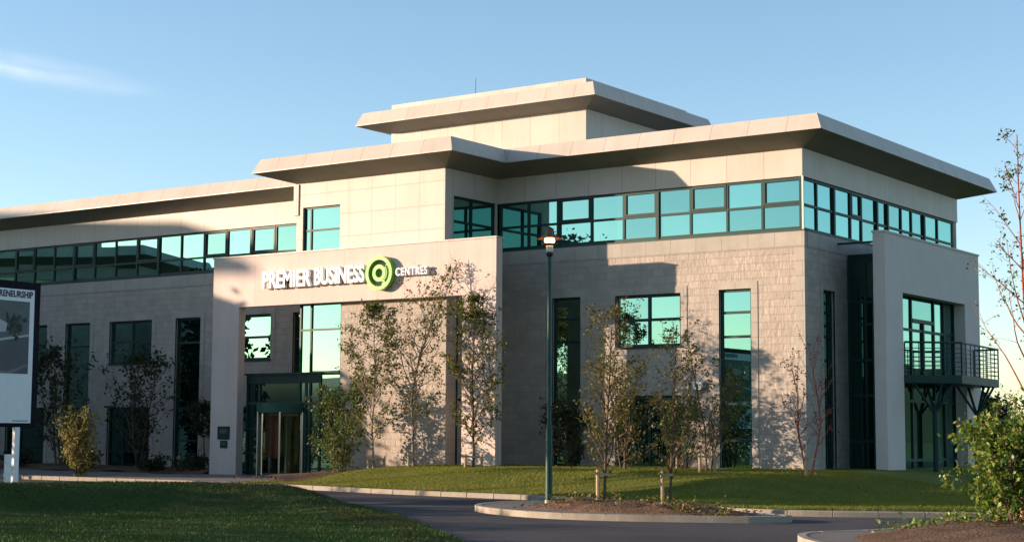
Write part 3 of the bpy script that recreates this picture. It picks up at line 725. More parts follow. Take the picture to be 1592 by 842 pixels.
def kerb(name, pts, closed=False, w=.15, top=-.375, bot=-.6):
    Q = [Vector((float(p[0]), float(p[1]))) for p in pts]
    if closed: Q.append(Q[0])
    acc = [0.0]
    for a, b in zip(Q[:-1], Q[1:]): acc.append(acc[-1] + (b - a).length)
    total = acc[-1]; m = max(3, round(total / .915)); ss_ = []
    for k in range(m):
        s0 = total * k / m
        ss_ += [(s0, 1)] + [(s0 + d_, 0) for d_ in (.016, total / m * .35, total / m * .7, total / m - .016)]
    P = []; J = []
    for s0, j in ss_:
        P.append(Vector((float(np.interp(s0, acc, [q_.x for q_ in Q])), float(np.interp(s0, acc, [q_.y for q_ in Q]))))); J.append(j)
    mb = MB(); n = len(P); rings = []
    for k in range(n):
        if closed: a, b = P[k - 1], P[(k + 1) % n]
        else: a, b = P[max(k - 1, 0)], P[min(k + 1, n - 1)]
        t = (b - a).normalized(); nn = Vector((-t.y, t.x))
        g_ = .014 * J[k]; o = P[k] + nn * g_; i = P[k] + nn * w; c = P[k] + nn * (.022 + g_)
        i0 = len(mb.v)
        mb.v += [(o.x, o.y, bot), (o.x, o.y, top - .022 - g_), (c.x, c.y, top - g_), (i.x, i.y, top - g_), (i.x, i.y, bot)]
        rings.append(i0)
    for k in range(n if closed else n - 1):
        a, b = rings[k], rings[(k + 1) % n]
        for j in range(4): mb.f.append((a + j, b + j, b + j + 1, a + j + 1))
    g = mb.build(name, M['kerb']); g['kind'] = 'structure'; return g
xs = np.concatenate([np.linspace(-69, -16, 40), np.arange(-15.8, 16, .3), np.linspace(16.5, 69, 40)])
kerb('kerb', [(x, float(yk(x))) for x in xs])

def loop_smooth(pts, it=3):
    P = [np.array(p, float) for p in pts]
    for _ in range(it):
        Q = []
        for i in range(len(P)):
            a, b = P[i], P[(i + 1) % len(P)]; Q += [a * .75 + b * .25, a * .25 + b * .75]
        P = Q
    return P
def island(name_k, pts, soil_pts, soil_h, pave_z=-.384):
    lp = loop_smooth(pts, 3); kerb(name_k, lp, True)
    q = MB(); q.quad(*[(p[0], p[1], pave_z) for p in lp]); g = q.build('island_pavement', M['concrete']); g['kind'] = 'structure'
    sp = loop_smooth(soil_pts, 3); c = np.mean(sp, 0)
    V = [(c[0], c[1], pave_z + soil_h)]; F_ = []; n = len(sp); rr = [.2, .4, .6, .75, .88, .96, 1.0]
    for r in rr:
        for p in sp:
            x, y = c + (p - c) * r
            z = pave_z + .004 + soil_h * float(ss((1 - r) / .45)) * (.8 + .5 * noise.noise((x * 1.3, y * 1.3, 0))) + (.03 * noise.noise((x * 4, y * 4, 3)) if r < .97 else 0)
            if r == 1.0: z = pave_z - .05
            V.append((x, y, z))
    for k in range(n): F_.append((0, 1 + k, 1 + (k + 1) % n))
    for j in range(len(rr) - 1):
        for k in range(n):
            a, b = 1 + j * n + k, 1 + j * n + (k + 1) % n; F_.append((a, a + n, b + n, b))
    mb = MB(); mb.v = V; mb.f = F_; g = mb.build('island_soil', M['soil'], smooth=True); g['kind'] = 'structure'
    def h(x, y):
        d = np.array([x, y]) - c; best = 1.0
        ang = math.atan2(d[1], d[0]); L = np.hypot(*d)
        for p in sp:
            e = p - c
            if abs(((math.atan2(e[1], e[0]) - ang + math.pi) % (2 * math.pi)) - math.pi) < .06: best = L / max(.01, np.hypot(*e)); break
        return pave_z + soil_h * float(ss((1 - best) / .45)) * .9
    return h
h_isl = island('island_kerb', [(-.1, -16.25), (-.6, -14.6), (-.2, -13.3), (1.2, -13.5), (3.2, -14.8), (5.2, -15.5), (6.9, -15.6), (7.1, -16.4), (5.8, -17.1), (4.3, -17.75), (2.9, -17.9), (1.3, -17.3)],
       [(1.0, -15.4), (1.6, -14.4), (3.2, -15.1), (5.0, -15.8), (6.7, -15.9), (6.6, -16.5), (5.0, -17.1), (3.4, -17.4), (1.9, -16.9), (1.0, -16.2)], .20)
h_isl2 = island('island_kerb', [(9.5, -20.6), (10.0, -19.7), (10.4, -18.6), (10.3, -17.0), (9.9, -15.0), (11, -13.6), (16, -12.5), (22, -16), (21, -24), (14, -25.5), (10.8, -22.6)],
       [(10.2, -20.2), (10.6, -19.0), (10.6, -17.2), (10.2, -15.2), (11.2, -13.9), (16, -12.9), (21.4, -16.2), (20.5, -23.6), (14, -25.0), (10.9, -22.2)], .24)

# grass blades: one uncountable mass per lawn
nrng = np.random.default_rng(3)
def blades(name, n, xr, yr, inside, hf, mat, hmin, hmax, wid):
    x = nrng.uniform(*xr, n); y = nrng.uniform(*yr, n); k = inside(x, y); x, y = x[k], y[k]; n = len(x)
    patch = np.array([noise.noise((a * .55, b * .55, 1.7)) for a, b in zip(x[:], y[:])]) if n < 60000 else (np.sin(x * 1.1 + np.sin(y * .9)) * np.sin(y * 1.3 + np.cos(x * .7)))
    z = hf(x, y); h = nrng.uniform(hmin, hmax, n) * (1 + .35 * patch); a = nrng.uniform(0, 2 * np.pi, n); w = wid * nrng.uniform(.7, 1.3, n)
    lx, ly = nrng.normal(0, .45, n) * h, nrng.normal(0, .45, n) * h
    V = np.empty((n, 3, 3))
    V[:, 0] = np.stack([x - np.cos(a) * w, y - np.sin(a) * w, z - .01], 1); V[:, 1] = np.stack([x + np.cos(a) * w, y + np.sin(a) * w, z - .01], 1); V[:, 2] = np.stack([x + lx, y + ly, z + h], 1)
    o = np_mesh(name, V.reshape(-1, 3), np.arange(n * 3).reshape(-1, 3), mat)
    return o
g = blades('grass', 240000, (-14.4, 12), (-14, -.15), lambda x, y: (y > yk(x) + .2) & ~((x < -12.7) & (y > yk(x) + .8)) & ~((y > -3.2) & (x > -21.6) & (x < -9)), h_lawn, M['blade'], .022, .05, .011)
tag(g, 'short sunlit grass covering the mound before the building', 'grass', kind='stuff')
g = blades('grass', 330000, (-27, 12), (-36, -11.5), lambda x, y: (y < ye(x) - .05), h_fg, M['blade_shade'], .018, .045, .012)
tag(g, 'front lawn grass with its shade put into darker blades', 'grass', kind='stuff')
g = blades('grass', 60000, (5, 40), (-13, 20), lambda x, y: (y > yk(x) + .2) & ~((x < 1.9)), h_lawn, M['blade'], .03, .07, .012)
tag(g, 'grass strip right of the mound beside the balcony', 'grass', kind='stuff')

bank = blades('grass', 90000, (-14, 7), (-30, -16), lambda x, y: (y < ye(x) - .3) & (np.abs(bank_t(x, y)[0] - 1.45 + .35 * np.sin(x * 2.1 + y)) < 1.15 + .3 * np.sin(x * 1.3)), h_fg, M['blade_dry'], .02, .045, .012)
tag(bank, 'drier brownish grass on the face of the front bank', 'grass', kind='stuff')
def litter(name, label, n, xr, yr, hf, inside, size, mat):
    x = nrng.uniform(*xr, n); y = nrng.uniform(*yr, n); k = inside(x, y); x, y = x[k], y[k]; n = len(x); z = hf(x, y) + nrng.uniform(.008, .05, n)
    a = nrng.uniform(0, 6.28, n); s = size * nrng.uniform(.6, 1.3, n); V = np.empty((n, 4, 3))
    for j, (u, v) in enumerate(((-1, 0), (0, -.6), (1, 0), (0, .6))):
        V[:, j, 0] = x + (u * np.cos(a) - v * np.sin(a)) * s; V[:, j, 1] = y + (u * np.sin(a) + v * np.cos(a)) * s; V[:, j, 2] = z + nrng.uniform(-.3, .7, n) * s
    o = np_mesh(name, V.reshape(-1, 3), np.arange(n * 4).reshape(-1, 4), mat); return tag(o, label, 'leaves', kind='stuff')
vh1 = np.vectorize(h_isl); vh2 = np.vectorize(h_isl2)
litter('fallen_leaves', 'dry brown leaves fallen on the mound lawn', 900, (-13.5, 6), (-12, -1), h_lawn, lambda x, y: (y > yk(x) + .3), .035, M['litter'])
litter('fallen_leaves', 'dry leaves scattered in the planting bed by the entrance', 500, (-16, -12.6), (-8, -3.3), lambda x, y: np.maximum(h_lawn(x, y) + .05, -.36), lambda x, y: y > yk(x) + 1, .045, M['litter'])
litter('fallen_leaves', 'leaf litter on the soil of the lamp island', 420, (1.2, 6.4), (-17.2, -14.6), vh1, lambda x, y: abs((y + 16.2) + (x - 3.8) * .05) < .8, .045, M['litter'])
litter('fallen_leaves', 'leaf litter on the soil under the laurel bush', 500, (10.8, 15), (-21, -15), vh2, lambda x, y: x > 10.7, .04, M['litter'])

# ------------------------------------------------------------------ plants
def leaf_cloud(pts, size, rnd, droop=.0, aspect=.62):
    """pts (n,3): one kite-shaped leaf at each."""
    n = len(pts); u = rnd.normal(size=(n, 3)); u[:, 2] -= droop; u /= np.linalg.norm(u, axis=1)[:, None]
    w = rnd.normal(size=(n, 3)); v = np.cross(u, w); v /= np.linalg.norm(v, axis=1)[:, None] + 1e-9
    s = (size * rnd.uniform(.45, 1.4, n))[:, None]
    V = np.empty((n, 4, 3)); V[:, 0] = pts; V[:, 1] = pts + (u * .5 + v * aspect * .5) * s; V[:, 2] = pts + u * s; V[:, 3] = pts + (u * .5 - v * aspect * .5) * s
    return V.reshape(-1, 3), np.arange(n * 4).reshape(-1, 4)

def tree(name, label, base, H, cr, z0, leaf, bark, seed, nlimb=26, twigs=6, leaves=5, lsize=.085, tr=.045, forks=None, up=(38, 62), lean=(0, 0),
         group=None, cat='tree', stems=1, shape='birch', bare_top=0.0, wob=.05, spread=.35):
    rd = random.Random(seed); rn = np.random.default_rng(seed)
    root = empty(name, base, label, cat, group)
    tk = MB(); pts = []
    def grow(p0, d0, L, r0, r1, nseg, curve_up, jit, sides):
        P = [Vector(p0)]; d = Vector(d0).normalized()
        for i in range(nseg):
            d = (d + Vector((rd.gauss(0, jit), rd.gauss(0, jit), rd.gauss(0, jit * .5) + curve_up))).normalized()
            P.append(P[-1] + d * (L / nseg))
        tk.tube(P, [r0 + (r1 - r0) * i / nseg for i in range(nseg + 1)], sides, cap=False)
        return P
    b = Vector(base)
    for st in range(stems):
        if stems == 1: d0 = Vector((lean[0], lean[1], 1)); o0 = Vector((0, 0, 0)); Hs = H
        else:
            az = 2 * math.pi * st / stems + rd.uniform(-.5, .5); k = rd.uniform(.12, spread) * cr / H * 2.0
            d0 = Vector((math.cos(az) * k, math.sin(az) * k, 1)); o0 = Vector((math.cos(az), math.sin(az), 0)) * .06; Hs = H * rd.uniform(.72, 1.0)
        nseg = 16
        T = grow(b + o0 - Vector((0, 0, .15)), d0, Hs + .15, tr, .008, nseg, .02, wob, 8)
        def at(t):
            f = t * nseg; i = min(int(f), nseg - 1); return T[i].lerp(T[i + 1], f - i)
        fr = z0 / H; nl = max(5, nlimb // stems)
        for k in range(nl):
            t = fr + (0.985 - fr) * ((k + rd.random() * .7) / nl)
            q = (t - fr) / (1 - fr)
            prof = {'birch': (math.sin(math.pi * min(1, q * .80 + .24)) ** .8), 'cone': (1 - q) ** .7 * .95 + .08, 'round': math.sqrt(max(.05, 1 - (2 * q - .9) ** 2 / 1.3)), 'column': .55 + .45 * math.sin(math.pi * (q * .8 + .15))}[shape]
            L = cr * prof * rd.uniform(.65, 1.12) + .1
            az = k * 2.4 + rd.uniform(-.6, .6); el = R(rd.uniform(*up))
            L = min(L, max(.12, Hs * (1.0 - t) / (math.sin(el) + .22) + .10))
            dd = Vector((math.cos(az) * math.cos(el), math.sin(az) * math.cos(el), math.sin(el)))
            rr = max(.006, tr * (1 - t) * .55 + .004)
            Pm = grow(at(t), dd, L / max(.5, math.cos(el) * 1.1), rr, .003, 6, .035 if shape != 'weep' else -.05, .10, 5)
            dens = 1.0 if q < 1 - bare_top else .18
            for j in range(twigs):
                f = rd.uniform(.25, 1.0) * 6; i = min(int(f), 5); p = Pm[i].lerp(Pm[i + 1], f - i)
                td = (Pm[i + 1] - Pm[i]).normalized() + Vector((rd.gauss(0, .7), rd.gauss(0, .7), rd.gauss(.0, .5)))
                Tm = grow(p, td, L * rd.uniform(.22, .48) + .05, .0042, .0018, 3, 0, .18, 3)
                if rd.random() > dens: continue
                cl_ = lsize * .62; cf = rd.uniform(.45, 1)
                for m in range(max(1, round(leaves * rd.uniform(.45, 1.6)))):
                    f2 = (cf if rd.random() < .65 else rd.uniform(.1, 1)) * 2.999; i2 = min(int(f2), 2); pp = Tm[i2].lerp(Tm[i2 + 1], f2 - i2)
                    pts.append((pp.x + rd.gauss(0, cl_), pp.y + rd.gauss(0, cl_), pp.z + rd.gauss(-.02, cl_)))
    tk.build('trunk', M[bark], root, smooth=True)
    if pts:
        V, F_ = leaf_cloud(np.array(pts), lsize, rn, .35); np_mesh('crown', V, F_, M[leaf], root)
    return root

def zl(x, y): return float(h_lawn(x, y))
GB = 'young birches in front of the entrance portal'
tree('birch_tree', 'multi-branched birch left of the taller forked one, nearest the revolving door', (-12.15, -5.3, zl(-12.15, -5.3)), 5.3, 1.25, .9, 'leaf_birch', 'bark_birch', 11, 46, 9, 12, .080, .045, group=GB, up=(18, 58))
tree('birch_tree', 'tallest slender birch with bare top twigs crossing the sign lettering', (-10.96, -4.8, zl(-10.96, -4.8)), 6.9, 1.45, 1.2, 'leaf_birch', 'bark_birch', 12, 54, 9, 10, .080, .05, group=GB, bare_top=.34, up=(22, 62))
tree('birch_tree', 'birch standing before the right leg of the entrance portal', (-8.98, -4.4, zl(-8.98, -4.4)), 5.3, 1.12, .8, 'leaf_birch', 'bark', 14, 46, 9, 12, .080, .045, group=GB, up=(22, 62))
tree('shrub', 'leafy green shrub climbing at the right of the revolving door', (-14.35, -4.5, -.30), 3.3, .72, .1, 'leaf_green', 'bark', 15, 52, 8, 9, .10, .028, stems=4, cat='shrub', shape='column', spread=.6)
tree('shrub', 'low green shrub in the bed beside the entrance paving', (-13.3, -5.7, -.25), 1.55, .75, .05, 'leaf_green', 'bark', 16, 30, 6, 7, .09, .02, stems=4, cat='shrub', shape='round')
GL = 'young trees along the lawn by the right block'
tree('lawn_tree', 'bushy olive young tree before the lower wide window, staked both sides', (-4.35, -3.2, zl(-4.35, -3.2)), 3.45, 1.05, .35, 'leaf_rust', 'bark', 21, 46, 8, 6, .08, .035, group=GL, stems=3, shape='birch', up=(25, 62))
tree('lawn_tree', 'rusty young tree on the lawn between the white box and tall window', (-.55, -5.0, zl(-.55, -5.0)), 3.75, .78, .4, 'leaf_rust', 'bark', 22, 42, 8, 5, .075, .032, group=GL, stems=2, shape='cone', up=(30, 66), spread=.2)
tree('bare_tree', 'leaning reddish almost bare sapling at the corner of the lawn mound', (2.15, -4.5, zl(2.15, -4.5)), 3.9, .55, .9, 'leaf_red', 'bark_red', 23, 30, 6, 2, .07, .03, stems=2, shape='column', up=(48, 70), lean=(-.03, 0), wob=.07)
tree('bush', 'dark bush against the wall by the leftmost tall window of the right block', (-7.5, -1.3, zl(-7.5, -1.3)), 2.1, .85, .1, 'leaf_dark', 'bark', 24, 34, 7, 7, .10, .025, stems=4, cat='shrub', shape='round', group=None)
tree('bush', 'low dark green bush in front of the lower wide window', (-3.3, -1.4, zl(-3.3, -1.4)), 1.9, .9, .1, 'leaf_green', 'bark', 25, 34, 7, 7, .10, .025, stems=4, cat='shrub', shape='round')
GI = 'saplings on the lamp island'
tree('island_tree', 'taller sapling on the lamp island, nearer the lamp post', (2.90, -15.85, -.24), 3.85, .60, .55, 'leaf_rust', 'bark', 31, 46, 7, 6, .066, .034, group=GI, shape='column', up=(30, 66), wob=.012)
tree('island_tree', 'thinner rusty sapling on the lamp island, farther from the lamp post', (4.05, -15.15, -.24), 3.4, .50, .55, 'leaf_rust', 'bark', 32, 40, 6, 5, .064, .030, group=GI, shape='column', up=(30, 66), wob=.012)
GD = 'shaded trees along the left wing'
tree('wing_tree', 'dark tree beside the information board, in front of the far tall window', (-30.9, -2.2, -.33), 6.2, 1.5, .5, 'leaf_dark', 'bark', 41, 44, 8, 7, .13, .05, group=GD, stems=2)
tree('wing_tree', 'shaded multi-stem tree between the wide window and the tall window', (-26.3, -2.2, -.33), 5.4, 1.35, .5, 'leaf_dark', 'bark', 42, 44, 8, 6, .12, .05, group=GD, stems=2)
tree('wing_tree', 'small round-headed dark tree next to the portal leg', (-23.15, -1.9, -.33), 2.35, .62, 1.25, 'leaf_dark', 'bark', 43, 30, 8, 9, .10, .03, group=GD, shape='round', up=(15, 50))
for i, (x, y, h_, r_) in enumerate(((-28.2, -3.0, .55, .6), (-24.4, -3.1, .5, .8), (-23.0, -2.6, .55, .7), (-32.5, -2.9, .6, .7))):
    tree('low_shrub', ['low dark shrub under the lower wide window of the wing', 'dark ground-hugging shrub below the tall window of the wing', 'dark low shrub at the foot of the round-headed tree', 'dark low shrub under the dark tree by the board'][i],
         (x, y, -.33), h_, r_, .03, 'leaf_dark', 'bark', 50 + i, 26, 6, 6, .10, .015, stems=5, cat='shrub', shape='round', group='low shrubs in the bed along the wing', spread=.9)
tree('yellow_bush', 'golden upright bush catching the sun before the shaded wing', (-22.5, -8.3, -.40), 2.1, .60, .05, 'leaf_yellow', 'bark', 61, 80, 8, 7, .085, .02, stems=6, cat='shrub', shape='column', up=(35, 65), spread=.5)
tree('laurel_bush', 'large bright green bush on the soil island by the balcony side', (12.28, -18.5, -.24), 1.85, .70, .1, 'leaf_bright', 'bark', 71, 110, 9, 12, .08, .028, stems=8, cat='shrub', shape='round', up=(20, 60), spread=.8)
tree('tall_sapling', 'tall thin sapling with sparse upswept branches above the bright bush', (12.44, -18.25, -.24), 6.3, 1.0, 1.3, 'leaf_green', 'bark_red', 72, 26, 6, 7, .055, .036, shape='cone', up=(36, 60), group=None, wob=.010)
# little ground-cover plants on the two islands
def sprigs(name, label, spots, size, mat, seed):
    rd = np.random.default_rng(seed); P = []
    for x, y, z in spots:
        n = 26; P.append(np.stack([rd.normal(x, .13, n), rd.normal(y, .13, n), z + np.abs(rd.normal(.05, .06, n))], 1))
    V, F_ = leaf_cloud(np.concatenate(P), size, rd); o = np_mesh(name, V, F_, M[mat]); return tag(o, label, 'plants', kind='stuff')
sr = random.Random(5)
sprigs('ground_cover', 'creeping ground cover on the soil of the lamp island', [(x, y, h_isl(x, y)) for x, y in [(sr.uniform(1.4, 6.4), 0) for _ in range(24)] for y in [-16.1 - .1 * (x - 3) + sr.uniform(-.65, .65)]], .07, 'leaf_rust', 81)
sprigs('ground_cover', 'creeping ground cover round the bright bush', [(x, y, h_isl2(x, y)) for x, y in [(sr.uniform(10.6, 13.2), sr.uniform(-19.9, -17.6)) for _ in range(40)]], .07, 'leaf_bright', 82)

# stakes
def stake(label, x, y, z, h, pair, ang=35.3, gap=.45, group='tree stakes'):
    root = empty('tree_stake', (x, y, z), label, 'stake', group)
    c, s_ = math.cos(R(ang)), math.sin(R(ang))
    for k in ((0, 1) if pair else (0,)):
        q = MB(); q.tube([(x + k * gap * c, y + k * gap * s_, z - .2), (x + k * gap * c, y + k * gap * s_, z + h)], .042, 8); q.build('post', M['wood'], root)
    q = MB(); L = gap if pair else .22
    q.bar((x - .05 * c, y - .05 * s_ - .05, z + h - .07), (x + (L + .05) * c, y + (L + .05) * s_ - .05, z + h - .10), .03, .055); q.build('tie', M['wood'], root)
for (x, y, l) in ((-12.25, -5.45, 'double wooden stake at the birch nearest the door'), (-11.05, -4.95, 'double wooden stake at the tallest birch'), (-9.15, -4.55, 'double wooden stake at the birch by the right portal leg')):
    stake(l, x, y, zl(x, y), .42, True, gap=.5)
stake('double wooden stake at the bushy olive tree', -4.75, -3.45, zl(-4.7, -3.4), .52, True, gap=.55)
stake('double wooden stake at the rusty lawn tree', -.70, -5.2, zl(-.7, -5.2), .52, True, gap=.40)
stake('single taller wooden stake close to the wall under the wide window', -3.5, -1.5, zl(-3.5, -1.5), .62, False)
stake('single wooden stake at the taller island sapling', 2.80, -15.95, -.25, .66, False)
stake('single wooden stake at the thinner island sapling', 3.92, -15.25, -.25, .66, False)
stake('grey wooden stake with crossbar under the tall thin sapling', 12.38, -18.55, -.24, .46, True, gap=.5)
stake('short pale tie beside the reddish bare sapling', 2.16, -4.62, zl(2.1, -4.6), .55, False)
stake('small wooden stake frame in the bed below the wing windows', -25.0, -1.4, -.30, .5, True, gap=.5)

# ------------------------------------------------------------------ street lamp
LX, LYY, LZ = 1.08, -15.2, -.384
lamp = empty('street_lamp', (LX, LYY, LZ), 'lit green post lamp with conical hood on the paved island', 'lamp')
q = MB(); q.tube([(LX, LYY, LZ - .1), (LX, LYY, LZ + .10)], .085, 16); q.build('base', M['galv'], lamp, smooth=True)
q = MB(); q.lathe([(.075, .08), (.075, 1.60), (.062, 1.66), (.048, 1.70), (.044, 5.36), (.044, 5.38)], (LX, LYY, LZ), 18); q.build('post', M['lamp_green'], lamp, smooth=True)
q = MB(); q.lathe([(.0, 5.340), (.05, 5.360), (.085, 5.410), (.085, 5.450), (.05, 5.470)], (LX, LYY, LZ), 18); q.build('collar', M['black'], lamp, smooth=True)
q = MB(); q.lathe([(.068, 5.460), (.08, 5.480), (.08, 5.580), (.068, 5.595)], (LX, LYY, LZ), 18); q.build('lantern_neck', M['lamp_cream'], lamp, smooth=True)
q = MB(); q.lathe([(.09, 5.595), (.16, 5.630), (.165, 5.645), (.09, 5.650)], (LX, LYY, LZ), 20); q.build('tray', M['lamp_hood'], lamp, smooth=True)
q = MB(); q.lathe([(.0, 5.630), (.08, 5.645), (.115, 5.690), (.105, 5.755), (.05, 5.795)], (LX, LYY, LZ), 20); q.build('bulb', M['bulb'], lamp, smooth=True)
q = MB(); q.lathe([(.29, 5.745), (.27, 5.755), (.10, 5.835), (.07, 5.860), (.07, 5.910), (.045, 5.960), (.0, 5.975)], (LX, LYY, LZ), 28); q.lathe([(.273, 5.744), (.06, 5.812), (0, 5.815)], (LX, LYY, LZ), 28)
q.build('hood', M['lamp_hood'], lamp, smooth=False)
pl = bpy.data.lights.new('lamp_light', 'POINT'); pl.energy = 55; pl.color = (1, .55, .16); pl.shadow_soft_size = .08
po = bpy.data.objects.new('lamp_light', pl); COL.objects.link(po); adopt(po, lamp); po.location = (LX, LYY, LZ + 5.69); po.matrix_parent_inverse = Matrix.Translation((LX, LYY, LZ)).inverted()

# ------------------------------------------------------------------ information board
BX = -12.6
bd = empty('information_board', (BX, -18.6, -.4), 'tall white notice board in dark frame with a building picture', 'sign')
y1, y0, z0, z1 = -17.88, -21.6, 1.22, 4.84
q = MB(); q.box(BX - .14, BX - .02, y0, y1, z0, z1); q.build('frame', M['board_frame'], bd, bevel=.01)
q = MB(); q.box(BX - .02, BX, y0 + .12, y1 - .20, z0 + .10, z1 - .20); q.build('face', M['white'], bd)
f1 = y1 - .34; pz0, pz1_ = 2.54, 4.34
def yz(name, pts, mat, x): q = MB(); q.quad(*[(x, y, z) for y, z in pts]); return q.build(name, M[mat], bd)
q = MB(); q.box(BX, BX + .004, y0 + .3, f1, pz0, pz1_); q.build('picture', M['pic_sky'], bd)
yz('picture', [(y0 + .3, pz0), (f1, pz0), (f1, 3.55), (f1 - .9, 3.38), (y0 + .3, 3.0)], 'pic_road', BX + .008)
yz('picture', [(y0 + .3, 2.98), (f1 - .9, 3.33), (f1, 3.48), (f1, 3.53), (f1 - .9, 3.39), (y0 + .3, 3.06)], 'pic_white', BX + .012)
yz('picture', [(f1 - 2.6, 3.5), (f1 - .72, 3.56), (f1 - .66, 3.78), (f1 - 1.1, 3.95), (f1 - 2.6, 3.98)], 'pic_white', BX + .011)
for k in range(5): yz('picture', [(f1 - 1.05 - k * .2, 3.54), (f1 - .93 - k * .2, 3.55), (f1 - .93 - k * .2, 3.70), (f1 - 1.05 - k * .2, 3.69)], 'pic_road', BX + .014)
pr = random.Random(4); PT = []
for k in range(46):
    cy = f1 - .44 + pr.gauss(0, .12); cz = 3.72 + pr.gauss(0, .13); r_ = pr.uniform(.025, .07)
    PT.append([(cy + r_ * pr.uniform(.7, 1.2) * math.cos(t), cz + r_ * pr.uniform(.7, 1.2) * math.sin(t)) for t in [j * math.pi / 5 for j in range(10)]])
for nm, sel in (('pic_tree', 0), ('pic_tree2', 1)):
    q = MB()
    for k, pts_ in enumerate(PT):
        if k % 2 == sel: q.quad(*[(BX + .016 + k * .0001, y, z) for y, z in pts_])
    q.build('printed_foliage', M[nm], bd)
yz('picture', [(f1 - .45, 3.52), (f1 - .43, 3.52), (f1 - .43, 3.70), (f1 - .45, 3.70)], 'pic_tree', BX + .0145)
yz('picture', [(y0 + .3, pz0), (f1 - .5, pz0), (f1, 2.75), (f1, 2.80), (f1 - .6, 2.60), (y0 + .3, 2.60)], 'pic_kerb', BX + .010)
t = text('ENTREPRENEURSHIP', f1 + .06, 4.47, .22, 1, 'lettering', M['pic_text'], bd, 0, .002, .008, (90, 0, 90), align='RIGHT'); 
t.location = Vector((BX + .004, f1 + .08, 4.44)) - Vector(bd['_base']); fit_text(t, 1.64)
q = MB(); q.box(BX + .002, BX + .004, y1 - .75, y1 - .28, z0 + .145, z0 + .165); q.build('small_print', M['pic_road'], bd)
for (yy, zt) in ((-18.46, z0), (-18.68, .55), (-21.2, z0)):
    q = MB(); q.box(BX - .10, BX, yy - .075, yy + .075, -.7, zt); q.build('post', M['white'], bd, bevel=.008)

# ------------------------------------------------------------------ trees and land beyond
GF = 'distant trees beyond the right side of the building'
for i, (x, y, h_, r_) in enumerate(((-44.5, 146, 6.2, 3.4), (-39, 152, 3.6, 3.2), (-36.0, 150, 3.0, 3.0), (-31, 158, 3.4, 3.4), (-26, 150, 2.9, 3.0))):
    tree('distant_tree', ['dark round tree showing beside the balcony', 'low dark tree past the balcony end', 'flat-topped far tree behind the bright bush', 'far hedge-like tree near the photo edge', 'far dark tree behind the thin sapling'][i],
         (x, y, -.5), h_, r_, .3, 'leaf_dark', 'bark', 90 + i, 60, 7, 8, .55, .12, shape='round', up=(5, 55), group=GF)
GS = 'big trees across the road'
spots = [(-27.1, -24.0, 11.2, 3.0, 5.4), (-29.1, -20.0, 10.6, 2.3, 4.9), (-40.2, -15.0, 9.4, 1.6, .3), (-30.6, -11.5, 6.3, 1.5, .3), (-34.5, -35.0, 12.4, 3.2, 6.9), (-30.3, -30.0, 12.0, 2.9, 6.5)]  # all out of view; the last three added to shade porch and bank
sl = ['tall clear-stemmed tree behind the clipped hedge', 'second clear-stemmed tree between hedge and wing', 'narrow dense tree close to the matching office', 'rounded small tree, unseen, added to shade the porch', 'largest clear-stemmed tree, unseen, added to shade the mound bank', 'unseen clear-stemmed tree behind the hedge, added to shade the mound bank']
for i, (x, y, h_, r_, z0_) in enumerate(spots):
    tree('broad_tree', sl[i], (x, y, -.5), h_, r_, z0_, 'leaf_dark', 'bark', 120 + i, 90 if i in (2, 3) else 70, 9, 6 if i == 1 else 10, .28 if i == 1 else .36, .13, shape='column' if i == 2 else 'round', up=(5, 50), group=GS)
def hedge(label, P, h_, thick, seed):
    rd = np.random.default_rng(seed); root = empty('hedge', (P[0][0], P[0][1], -.5), label, 'hedge'); pts = []
    tk = MB()
    for a_, b_ in zip(P[:-1], P[1:]):
        L = math.hypot(b_[0] - a_[0], b_[1] - a_[1]); n = int(L * 420); t = rd.uniform(0, 1, n)
        nx, ny = -(b_[1] - a_[1]) / L, (b_[0] - a_[0]) / L; o_ = rd.uniform(-1, 1, n) * thick / 2
        z = rd.uniform(0, 1, n) ** .8 * (h_ + .22 * np.sin(t * L * 1.3) + .12 * np.sin(t * L * 3.7))
        pts.append(np.stack([a_[0] + (b_[0] - a_[0]) * t + nx * o_, a_[1] + (b_[1] - a_[1]) * t + ny * o_, z - .5], 1))
        for k in range(int(L / .6)):
            f = k * .6 / L; x, y = a_[0] + (b_[0] - a_[0]) * f, a_[1] + (b_[1] - a_[1]) * f
            tk.tube([(x, y, -.6), (x + .1, y, h_ * .5 - .5), (x, y + .1, h_ * .85 - .5)], [.05, .035, .015], 5)
    V, F_ = leaf_cloud(np.concatenate(pts), .22, rd); np_mesh('foliage', V, F_, M['leaf_dark'], root); tk.build('stems', M['bark'], root)
hedge('unseen clipped hedge added to shade the front lawn', [(-31.0, -18.6), (-22.5, -23.3), (-17.3, -27.2), (-9.0, -35.5)], 3.1, 1.3, 7)  # added out of view to cast the shade over the front lawn

# low hills behind the viewer, mirrored in the lower panes
mb = MB(); n = 140
for k in range(n + 1):
    a = R(152 + 293 * k / n)
    for j, (rr, hh) in enumerate(((300, -.7), (360, .55), (430, 1.0), (560, .7), (700, -.7))):
        f = 17 + 6 * noise.noise((math.cos(a) * 3, math.sin(a) * 3, j * .1)) + 2.5 * noise.noise((math.cos(a) * 14, math.sin(a) * 14, j * .3))
        mb.v.append((rr * math.cos(a), rr * math.sin(a) - 20, f * hh if hh > 0 else -.7))
for k in range(n):
    for j in range(4):
        p_ = k * 5 + j; mb.f.append((p_, p_ + 5, p_ + 6, p_ + 1))
g = mb.build('hills', M['hill'], smooth=True); g['kind'] = 'structure'

